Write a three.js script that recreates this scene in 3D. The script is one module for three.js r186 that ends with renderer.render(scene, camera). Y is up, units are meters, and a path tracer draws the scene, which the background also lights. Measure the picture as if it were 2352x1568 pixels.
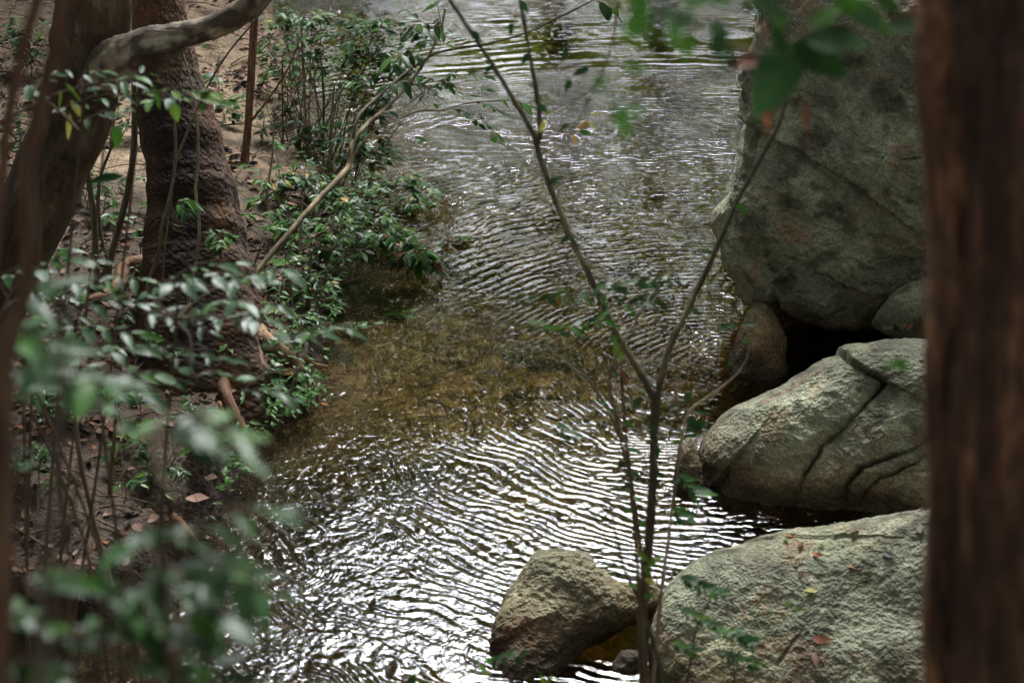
import * as THREE from 'three';
import { ImprovedNoise } from 'three/addons/math/ImprovedNoise.js';
import { mergeGeometries } from 'three/addons/utils/BufferGeometryUtils.js';

// ───────────────────────── camera, sky, sun, exposure ─────────────────────────
const scene = new THREE.Scene();
const EYE = 4.0, PITCH = 26, VFOV = 20, ASPECT = 1024 / 682;
const camera = new THREE.PerspectiveCamera(VFOV, ASPECT, 0.1, 400);
camera.position.set(0, EYE, 0);
camera.rotation.x = -PITCH * Math.PI / 180;
camera.focus = 9.2; camera.userData.fStop = 4.2;
camera.updateMatrixWorld(true);

const SUN = new THREE.Vector3(0.10, Math.sin(0.72), -Math.cos(0.72)).normalize();   // behind thin cloud, ahead of the camera
{
  const W = 512, H = 256, d = new Float32Array(W * H * 4);
  for (let j = 0; j < H; j++) for (let i = 0; i < W; i++) {
    const el = ((j + 0.5) / H - 0.5) * Math.PI, az = ((i + 0.5) / W - 0.5) * 2 * Math.PI;
    const x = Math.cos(el) * Math.cos(az), y = Math.sin(el), z = Math.cos(el) * Math.sin(az);
    const c = Math.acos(Math.min(1, Math.max(-1, x * SUN.x + y * SUN.y + z * SUN.z))) * 180 / Math.PI;
    const mott = 1 + 0.12 * Math.sin(x * 9 + 2 * Math.sin(z * 7)) * Math.sin(y * 11 + z * 5);
    const L = 0.2 * (1 + 2 * Math.max(0, y)) / 3 * mott + 8.5 * Math.exp(-((c / 14) ** 2)) + 0.6 * Math.exp(-c / 20);
    const k = (j * W + i) * 4;
    d[k] = L * 0.965; d[k + 1] = L * 1.0; d[k + 2] = L * 1.075; d[k + 3] = 1;
  }
  const t = new THREE.DataTexture(d, W, H, THREE.RGBAFormat, THREE.FloatType);
  t.mapping = THREE.EquirectangularReflectionMapping; t.magFilter = t.minFilter = THREE.LinearFilter; t.needsUpdate = true;
  scene.background = t; scene.environment = t;
}
const sun = new THREE.DirectionalLight(0xfffaf2, 0.8);
sun.position.copy(SUN).multiplyScalar(60); sun.target.position.set(0, 0, -9);
sun.castShadow = true; sun.shadow.radius = 45; sun.shadow.mapSize.set(2048, 2048);
Object.assign(sun.shadow.camera, { left: -14, right: 14, top: 14, bottom: -14, near: 1, far: 120 });
scene.add(sun, sun.target);
const renderer = new THREE.WebGLRenderer({ antialias: true });
renderer.setSize(1024, 682); renderer.shadowMap.enabled = true; renderer.shadowMap.type = THREE.PCFSoftShadowMap;
renderer.toneMapping = THREE.LinearToneMapping; renderer.toneMappingExposure = 6.4;

// ───────────────────────── helpers ─────────────────────────
const V = (x, y, z) => new THREE.Vector3(x, y, z);
const clamp = (x, a = 0, b = 1) => Math.min(b, Math.max(a, x));
const smooth = (a, b, x) => { const t = clamp((x - a) / (b - a)); return t * t * (3 - 2 * t); };
const lerp = (a, b, t) => a + (b - a) * t;
function rng(seed) { let s = seed >>> 0; return () => { s = (s + 0x6D2B79F5) >>> 0; let t = s; t = Math.imul(t ^ (t >>> 15), t | 1); t ^= t + Math.imul(t ^ (t >>> 7), t | 61); return ((t ^ (t >>> 14)) >>> 0) / 4294967296; }; }
const PN = new ImprovedNoise();
const noise = (x, y, z) => PN.noise(x + 100.37, y + 57.13, z + 31.71);
function fbm(x, y, z, oct = 4, gain = 0.5, lac = 2.03) { let a = 1, s = 0, n = 0; for (let i = 0; i < oct; i++) { s += a * noise(x, y, z); n += a; a *= gain; x = x * lac + 3.1; y = y * lac + 1.7; z = z * lac + 5.3; } return s / n; }
function ridged(x, y, z, oct = 4) { let a = 1, s = 0, n = 0; for (let i = 0; i < oct; i++) { s += a * (1 - 2 * Math.abs(noise(x, y, z))); n += a; a *= 0.5; x = x * 2.07 + 7.1; y = y * 2.07 + 2.3; z = z * 2.07 + 9.7; } return s / n; }
// rays of the photograph (coordinates on a 2352 x 1568 print of it) into the place
const TY = Math.tan(VFOV * Math.PI / 360), TX = TY * ASPECT, CP = Math.cos(PITCH * Math.PI / 180), SP = Math.sin(PITCH * Math.PI / 180);
const CAM = V(0, EYE, 0);
function ray(u, v) { const x = (u / 1176 - 1) * TX, y = (1 - v / 784) * TY; return V(x, -SP + y * CP, -CP - y * SP); }    // depth 1 along the axis
const at = (u, v, d) => ray(u, v).multiplyScalar(d).add(CAM);
const onPlane = (u, v, y = 0) => { const r = ray(u, v); return r.multiplyScalar((y - EYE) / r.y).add(CAM); };
const depthOf = (p) => -(p.y - EYE) * SP - p.z * CP;
const MPP = 2 * TX / 2352;                             // metres per print pixel at depth 1
const used = new Map();
function numbered(name) { const n = used.get(name) ?? 0; used.set(name, n + 1); return n ? `${name}_${String(n).padStart(3, '0')}` : name; }
function tag(o, label, category, group, kind) { if (label) o.userData.label = label; if (category) o.userData.category = category; if (group) o.userData.group = group; if (kind) o.userData.kind = kind; return o; }
function mesh(name, geo, mat, parent) { const m = new THREE.Mesh(geo, mat); m.castShadow = m.receiveShadow = true; m.name = parent ? name : numbered(name); if (parent) { const n = parent.children.filter((c) => c.name === name || c.name.startsWith(name + '_')).length; if (n) m.name = `${name}_${String(n).padStart(3, '0')}`; parent.add(m); } else scene.add(m); return m; }
function thing(name, pos, label, category, group) { const g = new THREE.Group(); g.name = numbered(name); g.position.copy(pos); scene.add(g); g.updateMatrixWorld(true); return tag(g, label, category, group); }
function geo(pos, idx, uv, col) { const g = new THREE.BufferGeometry(); g.setAttribute('position', new THREE.BufferAttribute(pos instanceof Float32Array ? pos : new Float32Array(pos), 3)); if (uv) g.setAttribute('uv', new THREE.BufferAttribute(uv instanceof Float32Array ? uv : new Float32Array(uv), 2)); if (col) g.setAttribute('color', new THREE.BufferAttribute(col instanceof Float32Array ? col : new Float32Array(col), 3)); g.setIndex(new THREE.BufferAttribute(idx instanceof Uint32Array ? idx : new Uint32Array(idx), 1)); g.computeVertexNormals(); return g; }

// tileable value noise for textures
function tileNoise(n, seed) { const r = rng(seed), L = new Float32Array(n * n); for (let i = 0; i < n * n; i++) L[i] = r(); return (u, v) => { const x = u * n, y = v * n, xi = Math.floor(x), yi = Math.floor(y); let fx = x - xi, fy = y - yi; fx = fx * fx * (3 - 2 * fx); fy = fy * fy * (3 - 2 * fy); const a = ((xi % n) + n) % n, b = ((yi % n) + n) % n, a1 = (a + 1) % n, b1 = (b + 1) % n; return lerp(lerp(L[b * n + a], L[b * n + a1], fx), lerp(L[b1 * n + a], L[b1 * n + a1], fx), fy); }; }
function dataTex(W, H, fn, srgb = false) {      // fn(u, v) -> [r, g, b] linear 0..1
  const d = new Uint8Array(W * H * 4), enc = (c) => Math.round(255 * (srgb ? (c <= 0.0031308 ? 12.92 * c : 1.055 * Math.pow(c, 1 / 2.4) - 0.055) : c));
  for (let j = 0; j < H; j++) for (let i = 0; i < W; i++) { const c = fn((i + 0.5) / W, (j + 0.5) / H), k = (j * W + i) * 4; d[k] = enc(clamp(c[0])); d[k + 1] = enc(clamp(c[1])); d[k + 2] = enc(clamp(c[2])); d[k + 3] = 255; }
  const t = new THREE.DataTexture(d, W, H, THREE.RGBAFormat); t.wrapS = t.wrapT = THREE.RepeatWrapping; t.magFilter = t.minFilter = THREE.LinearFilter; if (srgb) t.colorSpace = THREE.SRGBColorSpace; t.needsUpdate = true; return t;
}
function heightTex(W, H, fn) { const d = new Float32Array(W * H * 4); for (let j = 0; j < H; j++) for (let i = 0; i < W; i++) { const c = fn((i + 0.5) / W, (j + 0.5) / H), k = (j * W + i) * 4; d[k] = d[k + 1] = d[k + 2] = c; d[k + 3] = 1; } const t = new THREE.DataTexture(d, W, H, THREE.RGBAFormat, THREE.FloatType); t.wrapS = t.wrapT = THREE.RepeatWrapping; t.magFilter = t.minFilter = THREE.LinearFilter; t.needsUpdate = true; return t; }

// ───────────────────────── materials ─────────────────────────
const M = {};
{ // lichen-flecked granite, one tile = 1 m
  const n = [4, 9, 19, 41, 83, 167, 331].map((k, i) => tileNoise(k, 11 + i)), p = [5, 12, 27, 60].map((k, i) => tileNoise(k, 71 + i)), q = [7, 15, 33, 71].map((k, i) => tileNoise(k, 131 + i));
  const f = (a, u, v, g = 0.6) => { let s = 0, w = 1, t = 0; for (const h of a) { s += w * h(u, v); t += w; w *= g; } return s / t; };
  const hgt = (u, v) => f(n, u, v, 0.72);
  M.rockMap = dataTex(1024, 1024, (u, v) => {
    const h = hgt(u, v), fine = n[5](u, v) * 0.55 + n[6](u, v) * 0.45, li = smooth(0.54, 0.64, f(p, u, v) + 0.10 * (fine - 0.5)), dk = smooth(0.56, 0.68, f(q, u, v) + 0.12 * (fine - 0.5)), pk = smooth(0.63, 0.70, f(q, u + 0.37, v + 0.61) + 0.05 * (fine - 0.5));
    let c = [0.61, 0.61, 0.50]; const s = 0.45 + 0.75 * fine + 0.75 * (h - 0.5);
    c = c.map((x, i) => lerp(x, [0.86, 0.88, 0.70][i], 0.75 * li)); c = c.map((x, i) => lerp(x, [0.30, 0.29, 0.22][i], 0.75 * dk)); c = c.map((x, i) => lerp(x, [0.74, 0.50, 0.38][i], 0.6 * pk));
    return c.map((x) => x * s);
  }, true);
  M.rockBump = dataTex(1024, 1024, (u, v) => { const h = 0.55 * hgt(u, v) + 0.25 * n[5](u, v) + 0.2 * n[4](u, v); return [h, h, h]; });
}
const rockMat = new THREE.MeshStandardMaterial({ name: 'lichen_rock', map: M.rockMap, bumpMap: M.rockBump, bumpScale: 0.016, roughness: 0.9, vertexColors: true });
{
  const n = [3, 7, 17, 43, 101, 211].map((k, i) => tileNoise(k, 211 + i));
  M.soilMap = dataTex(1024, 1024, (u, v) => { const a = n[4](u, v) * 0.45 + n[5](u, v) * 0.55, b = n[2](u, v) * 0.5 + n[3](u, v) * 0.5, sp = smooth(0.70, 0.8, n[3](u + 0.3, v) * 0.6 + n[4](u, v + 0.4) * 0.4); const s = 0.45 + 0.75 * a + 0.3 * (b - 0.5); return [s * lerp(1, 0.45, sp), s * lerp(0.97, 0.38, sp), s * lerp(0.93, 0.30, sp)]; }, true);
  M.soilBump = dataTex(1024, 1024, (u, v) => { const h = 0.35 * n[2](u, v) + 0.3 * n[3](u, v) + 0.2 * n[4](u, v) + 0.15 * n[5](u, v); return [h, h, h]; });
}
const soilMat = new THREE.MeshStandardMaterial({ name: 'sandy_soil', map: M.soilMap, bumpMap: M.soilBump, bumpScale: 0.02, roughness: 0.95, vertexColors: true });
{ // bark, tile 0.5 m around x 1 m along
  const st = [[9, 6], [19, 13], [41, 26], [83, 60]].map(([a, b], i) => { const r = rng(311 + i), L = new Float32Array(a * b); for (let k = 0; k < a * b; k++) L[k] = r(); return (u, v) => { const x = u * a, y = v * b, xi = Math.floor(x), yi = Math.floor(y); let fx = x - xi, fy = y - yi; fx = fx * fx * (3 - 2 * fx); fy = fy * fy * (3 - 2 * fy); const g = (i2, j2) => L[(((j2 % b) + b) % b) * a + (((i2 % a) + a) % a)]; return lerp(lerp(g(xi, yi), g(xi + 1, yi), fx), lerp(g(xi, yi + 1), g(xi + 1, yi + 1), fx), fy); }; });
  const n = [5, 13, 37, 89].map((k, i) => tileNoise(k, 411 + i));
  const h = (u, v) => { const w = 0.02 * (n[1](u, v) - 0.5); return 0.38 * st[1](u + w, v) + 0.3 * st[2](u + w, v) + 0.17 * st[3](u, v) + 0.15 * n[2](u, v); };
  M.barkBump = dataTex(512, 1024, (u, v) => { const x = smooth(0.28, 0.72, h(u, v)); return [x, x, x]; });
  M.barkMap = dataTex(512, 1024, (u, v) => { const x = smooth(0.25, 0.72, h(u, v)), b = n[0](u, v) * 0.5 + n[1](u, v) * 0.5, s = (0.28 + 0.85 * x) * (0.7 + 0.6 * n[3](u, v)); return [s, s * lerp(0.86, 0.99, b), s * lerp(0.70, 0.92, b)]; }, true);
  const pt = [6, 14, 31, 67, 127].map((k, i) => tileNoise(k, 511 + i));
  M.smoothMap = dataTex(512, 512, (u, v) => { const a = 0.4 * pt[0](u, v) + 0.35 * pt[1](u, v) + 0.25 * pt[2](u, v), li = smooth(0.54, 0.62, a), dk = smooth(0.56, 0.66, 0.4 * pt[1](u + 0.4, v) + 0.35 * pt[2](u, v + 0.2) + 0.25 * pt[3](u, v)), f = 0.7 + 0.6 * (0.5 * pt[3](u, v) + 0.5 * pt[4](u, v)) - 0.3; let c = [0.5, 0.43, 0.35]; c = c.map((x, i) => lerp(x, [0.82, 0.85, 0.76][i], 0.7 * li)); c = c.map((x, i) => lerp(x, [0.2, 0.16, 0.12][i], 0.7 * dk)); return c.map((x) => x * (f + 0.3)); }, true);
  M.smoothBump = dataTex(512, 512, (u, v) => { const x = 0.4 * pt[1](u, v) + 0.3 * pt[2](u, v) + 0.3 * pt[3](u, v); return [x, x, x]; });
}
const lin = (r, g, b) => new THREE.Color().setRGB(r, g, b);
const bark = (name, color, scale = 0.02) => new THREE.MeshStandardMaterial({ name, map: M.barkMap, bumpMap: M.barkBump, bumpScale: scale, roughness: 0.92, color, vertexColors: true });
const skin = (name, color) => new THREE.MeshStandardMaterial({ name, map: M.smoothMap, bumpMap: M.smoothBump, bumpScale: 0.004, roughness: 0.8, color, vertexColors: true });
const B = {
  dark: new THREE.MeshStandardMaterial({ name: 'dark_bark', map: M.smoothMap, bumpMap: M.smoothBump, bumpScale: 0.022, roughness: 0.93, color: lin(0.12, 0.076, 0.048), vertexColors: true }), trunk: bark('brown_bark', lin(0.40, 0.225, 0.13), 0.02), far: bark('forest_bark', lin(0.34, 0.31, 0.25), 0.02),
  grey: skin('mottled_bark', lin(0.30, 0.275, 0.235)), pale: skin('pale_bark', lin(0.62, 0.56, 0.40)), twig: skin('twig_bark', lin(0.26, 0.2, 0.13)), olive: skin('olive_bark', lin(0.30, 0.28, 0.19)), root: skin('root_bark', lin(0.36, 0.21, 0.12)),
};

// ───────────────────────── ground: banks and stream bed ─────────────────────────
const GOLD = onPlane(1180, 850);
const WATER_PX = [[660, -600], [-300, -420], [-700, -160], [100, -90], [520, -40], [640, 40], [700, 150], [735, 240], [745, 340], [800, 430], [800, 520], [775, 610], [768, 690], [742, 770], [738, 840], [742, 900], [700, 955], [612, 1005], [575, 1060], [520, 1130], [468, 1205], [455, 1290], [430, 1375], [320, 1440], [90, 1480], [-400, 1500], [-900, 1640], [-300, 1800], [600, 1830], [1400, 1800], [1800, 1740], [2150, 1500], [2220, 1250], [2230, 1000], [2200, 700], [2100, 300], [2050, -100], [2100, -420], [1700, -600]];
const SHORE = WATER_PX.map(([u, v]) => onPlane(u, v));
function shoreDist(x, z) {           // positive on land
  let best = 1e9, inside = false;
  for (let i = 0, j = SHORE.length - 1; i < SHORE.length; j = i++) {
    const a = SHORE[j], b = SHORE[i], dx = b.x - a.x, dz = b.z - a.z, t = clamp(((x - a.x) * dx + (z - a.z) * dz) / (dx * dx + dz * dz));
    best = Math.min(best, (x - a.x - dx * t) ** 2 + (z - a.z - dz * t) ** 2);
    if ((a.z > z) !== (b.z > z) && x < (b.x - a.x) * (z - a.z) / (b.z - a.z) + a.x) inside = !inside;
  }
  return (inside ? -1 : 1) * Math.sqrt(best);
}
function ground(x, z) {
  const wob = 0.07 * noise(x * 2.3, 0, z * 2.3) + 0.03 * noise(x * 7, 4, z * 7);
  const s = shoreDist(x, z) + wob + 0.03 * noise(x * 19, 8, z * 19);
  if (s < 0) return -(0.02 + 0.34 * smooth(0, 1.0, -s) + 0.12 * smooth(0.8, 2.5, -s)) + 0.05 * fbm(x * 1.7, 3, z * 1.7, 3);
  const near = smooth(-5.6, -4.2, z + 0.25 * Math.abs(x)) , right = smooth(1.2, 2.2, x);
  const slope = lerp(lerp(0.17, 0.5, right), 0.62, near);
  const rise = lerp(0.20, 0.12, near) * smooth(-0.02, 0.16, s);
  return -0.015 + rise + slope * Math.min(s, 4.6) + 0.05 * fbm(x * 1.5, 0, z * 1.5, 4) * smooth(0, 0.5, s) + 0.014 * fbm(x * 9, 0, z * 9, 3);
}
function onGround(u, v) { const r = ray(u, v); let a = 4, b = 40; for (let d = 4; d < 60; d += 0.05) { const y = EYE + r.y * d; if (y < Math.max(ground(r.x * d, r.z * d), -0.02)) { a = d - 0.05; b = d; break; } } for (let i = 0; i < 8; i++) { const m = (a + b) / 2; if (EYE + r.y * m < ground(r.x * m, r.z * m)) b = m; else a = m; } return r.multiplyScalar(b).add(CAM); }
{
  const axis = (lo, hi, fa, fb, step) => { const a = []; for (let x = fa; x <= fb; x += step) a.push(x); let s = step; for (let x = fa - step; x > lo; s *= 1.22, x -= s) a.unshift(x); a.unshift(lo); s = step; for (let x = a[a.length - 1] + step; x < hi; s *= 1.22, x += s) a.push(x); a.push(hi); return a; };
  const X = axis(-120, 120, -4.2, 2.8, 0.03), Z = axis(-160, 40, -15.5, -4.6, 0.035), pos = new Float32Array(X.length * Z.length * 3), col = new Float32Array(pos.length), uv = new Float32Array(X.length * Z.length * 2), idx = [];
  for (let j = 0; j < Z.length; j++) for (let i = 0; i < X.length; i++) {
    const x = X[i], z = Z[j], k = j * X.length + i, y = ground(x, z), far = Math.abs(x) > 14 || z < -40 || z > 6;
    pos[k * 3] = x; pos[k * 3 + 1] = y; pos[k * 3 + 2] = z; uv[k * 2] = (x - 1.1 * y) / 0.9; uv[k * 2 + 1] = (-z + 0.25 * y) / 0.9;
    const n1 = fbm(x * 0.8, 9, z * 0.8, 3), n2 = fbm(x * 3.1, 2, z * 3.1, 3), n3 = fbm(x * 11, 6, z * 11, 2);
    let c;
    if (y > -0.01) {
      const sand = [0.39, 0.29, 0.195], soil = [0.078, 0.053, 0.034], humus = [0.085, 0.055, 0.035];
      const t = smooth(-0.25, 0.3, n1 + 0.6 * n2 + 0.35 * n3 + 0.1 - 0.7 * smooth(-9.8, -8.4, z) + 0.25 * smooth(-9.5, -11.5, z));
      c = soil.map((v, q) => lerp(v, sand[q], t)); const hum = smooth(0.12, 0.4, n2 * 0.8 + n3 * 0.5 + 0.12 * n1 + 0.02); c = c.map((v, q) => lerp(v, humus[q], 0.85 * Math.max(hum, smooth(-2.15, -2.75, x + 0.25 * n2) * smooth(-9.6, -10.6, z))));
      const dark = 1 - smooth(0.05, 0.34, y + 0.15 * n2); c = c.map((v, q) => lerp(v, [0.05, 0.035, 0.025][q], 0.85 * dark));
      if (far) c = [0.09, 0.06, 0.035]; if (x > 0.8) c = c.map((v, q) => lerp(v, humus[q], smooth(0.8, 1.1, x)));
    } else {
      const t = smooth(-0.15, 0.25, n1 + 0.5 * n2); c = [lerp(0.06, 0.17, t), lerp(0.045, 0.105, t), lerp(0.022, 0.045, t)];
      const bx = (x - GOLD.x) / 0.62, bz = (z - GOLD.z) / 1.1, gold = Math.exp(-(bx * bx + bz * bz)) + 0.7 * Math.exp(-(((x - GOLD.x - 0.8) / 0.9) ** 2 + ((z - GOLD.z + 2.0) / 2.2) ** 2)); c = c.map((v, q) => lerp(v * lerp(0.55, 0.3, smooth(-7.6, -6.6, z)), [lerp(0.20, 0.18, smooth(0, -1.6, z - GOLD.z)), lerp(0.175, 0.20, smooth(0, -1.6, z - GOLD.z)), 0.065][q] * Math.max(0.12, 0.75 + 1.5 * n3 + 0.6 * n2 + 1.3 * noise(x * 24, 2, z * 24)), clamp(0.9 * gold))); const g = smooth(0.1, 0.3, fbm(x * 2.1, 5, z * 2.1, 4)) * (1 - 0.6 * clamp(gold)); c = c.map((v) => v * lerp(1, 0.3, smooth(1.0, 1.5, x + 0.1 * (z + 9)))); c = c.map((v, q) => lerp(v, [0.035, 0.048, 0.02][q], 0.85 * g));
    }
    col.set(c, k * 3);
  }
  for (let j = 0; j < Z.length - 1; j++) for (let i = 0; i < X.length - 1; i++) { const a = j * X.length + i, b = a + 1, c = a + X.length, d = c + 1; idx.push(a, c, b, b, c, d); }
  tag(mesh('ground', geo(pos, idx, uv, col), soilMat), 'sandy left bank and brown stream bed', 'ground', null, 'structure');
}

// ───────────────────────── water ─────────────────────────
{
  const x0 = -3.4, x1 = 3.0, z0 = -15.4, z1 = -5.0, W = 1340, H = 2048, LX = x1 - x0, LZ = z1 - z0;
  const src = [[onPlane(1640, 840), 0.047, 1.0, 0.3], [onPlane(1500, 900), 0.036, 0.55, 1.7], [onPlane(1900, 700), 0.058, 0.45, 0.4]];
  const drops = [[1430, 150, 0.5, 0.016], [1325, 185, 0.4, 0.015], [1530, 240, 0.4, 0.016], [1235, 265, 0.35, 0.018], [1650, 300, 0.35, 0.016], [672, 1310, 0.3, 0.016], [800, 1235, 0.22, 0.014], [930, 1100, 0.16, 0.014], [1120, 1500, 0.24, 0.016], [1000, 1460, 0.16, 0.014], [1180, 560, 0.22, 0.017], [1560, 520, 0.3, 0.017], [1700, 470, 0.25, 0.016], [850, 1170, 0.14, 0.013], [1330, 1180, 0.16, 0.014], [980, 1290, 0.16, 0.014]].map(([u, v, r, l]) => [onPlane(u, v), r, l]);
  const tn = [tileNoise(24, 901), tileNoise(61, 902), tileNoise(130, 903), tileNoise(260, 904), tileNoise(520, 905)];
  const mid = onPlane(1130, 830);
  const tex = heightTex(W, H, (fu, fv) => {
    const x = x0 + fu * LX, z = z1 - fv * LZ, uu = x * 0.16, vv = z * 0.16;
    const w1 = tn[0](uu, vv) - 0.5, w2 = tn[1](uu, vv) - 0.5, w3 = tn[2](uu + 0.31, vv) - 0.5, w4 = tn[3](uu, vv + 0.17) - 0.5, w5 = tn[4](uu + 0.7, vv) - 0.5, patch = tn[0](uu + 0.47, vv + 0.21);
    const near = smooth(-8.0, -6.9, z + 0.12 * x), midz = smooth(-10.4, -8.9, z), farz = smooth(-9.5, -11, z), mdx = (x - mid.x) / 0.9, mdz = (z - mid.z) / 0.9, inMid = Math.exp(-(mdx * mdx + mdz * mdz));
    let h = 0;
    for (let s = 0; s < src.length; s++) {
      const [p, lam, amp, ph] = src[s], wf = lerp(0.5, 1, near), r = Math.hypot(x - p.x, z - p.z) + wf * (0.12 * w1 + 0.035 * w2 + 0.012 * w3);
      const q = Math.sin(6.2832 * r / lam * (1 + 0.10 * Math.sin(r * 1.9 + s)) + ph), m1 = tn[1](uu * 0.5 + s * 0.3, vv * 0.5), a = amp * (lerp(0.42, 0.12, near) + lerp(1.0, 1.5, near) * smooth(0.3, 0.75, m1)) * lam / 0.045, q2 = Math.sin(6.2832 * r / (lam * 0.58) + 5 * w1 + ph), a2 = 0.42 * amp * smooth(0.35, 0.8, tn[1](uu * 0.6 + 0.5, vv * 0.6 + s * 0.2)) * lam / 0.045;
      h += (a * (q + 0.22 * q * q) + a2 * q2) * 1;
    }
    h *= lerp(lerp(0.95, 0.50, midz), 1.0, near) * 0.86;
    for (const [p, R, lam] of drops) { const r = Math.hypot(x - p.x, z - p.z); if (r < R) h += 0.34 * Math.sin(6.2832 * r / lam) * Math.exp(-((r - R * 0.45) ** 2) / (R * R * 0.10)) * (lam / 0.016); }
    const chop = lerp(lerp(0.27, 0.62, midz), 1.0, near);
    h += chop * (1.5 * w2 + 1.5 * w3 + lerp(1.0, 1.9, near) * w4 + lerp(0.3, 1.1, near) * w5) + 0.6 * (patch - 0.5) * w3;
    return h * 0.25 + 0.5;
  });
  tex.wrapS = tex.wrapT = THREE.MirroredRepeatWrapping;
  const water = new THREE.MeshPhysicalMaterial({ name: 'stream_water', color: 0xffffff, roughness: 0.0, metalness: 0, transmission: 1, thickness: 1, ior: 1.333, attenuationColor: lin(0.62, 0.49, 0.20), attenuationDistance: 0.5, bumpMap: tex, bumpScale: 0.0036 });
  const X = [-45, x0, x1, 45], Z = [z1 + 4.4, z1, z0, -150], pos = [], uv = [], idx = [], yb = -1.4, xs = [-45, -20, -8, x0, -1, 1, x1, 8, 20, 45], zs = [0.5, -2.5, z1, -8, -11, z0, -25, -50, -150];
  for (const z of zs) for (const x of xs) { pos.push(x, 0, z); uv.push((x - x0) / LX, (z1 - z) / LZ); }
  const nx = xs.length, nz = zs.length;
  for (let j = 0; j < nz - 1; j++) for (let i = 0; i < nx - 1; i++) { const a = j * nx + i, b = a + 1, c = a + nx, d = c + 1; idx.push(a, b, c, b, d, c); }
  const o = pos.length / 3; pos.push(-45, yb, 0.5, 45, yb, 0.5, 45, yb, -150, -45, yb, -150); uv.push(0, 0, 0, 0, 0, 0, 0, 0);
  idx.push(o, o + 2, o + 1, o, o + 3, o + 2);
  const rim = []; for (let i = 0; i < nx; i++) rim.push(i); for (let j = 1; j < nz; j++) rim.push(j * nx + nx - 1); for (let i = nx - 2; i >= 0; i--) rim.push((nz - 1) * nx + i); for (let j = nz - 2; j > 0; j--) rim.push(j * nx);
  const cornerOf = (k) => { const x = pos[k * 3], z = pos[k * 3 + 2]; return o + (z > -75 ? (x < 0 ? 0 : 1) : (x < 0 ? 3 : 2)); };
  for (let i = 0; i < rim.length; i++) { const a = rim[i], b = rim[(i + 1) % rim.length], ca = cornerOf(a), cb = cornerOf(b); idx.push(a, ca, b); if (ca !== cb) idx.push(b, ca, cb); }
  const g = geo(pos, idx, uv); const flat = g.toNonIndexed(); flat.computeVertexNormals();
  tag(mesh('water', flat, water), 'clear brown rippled water of the forest stream', 'water', null, 'structure');
}

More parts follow.
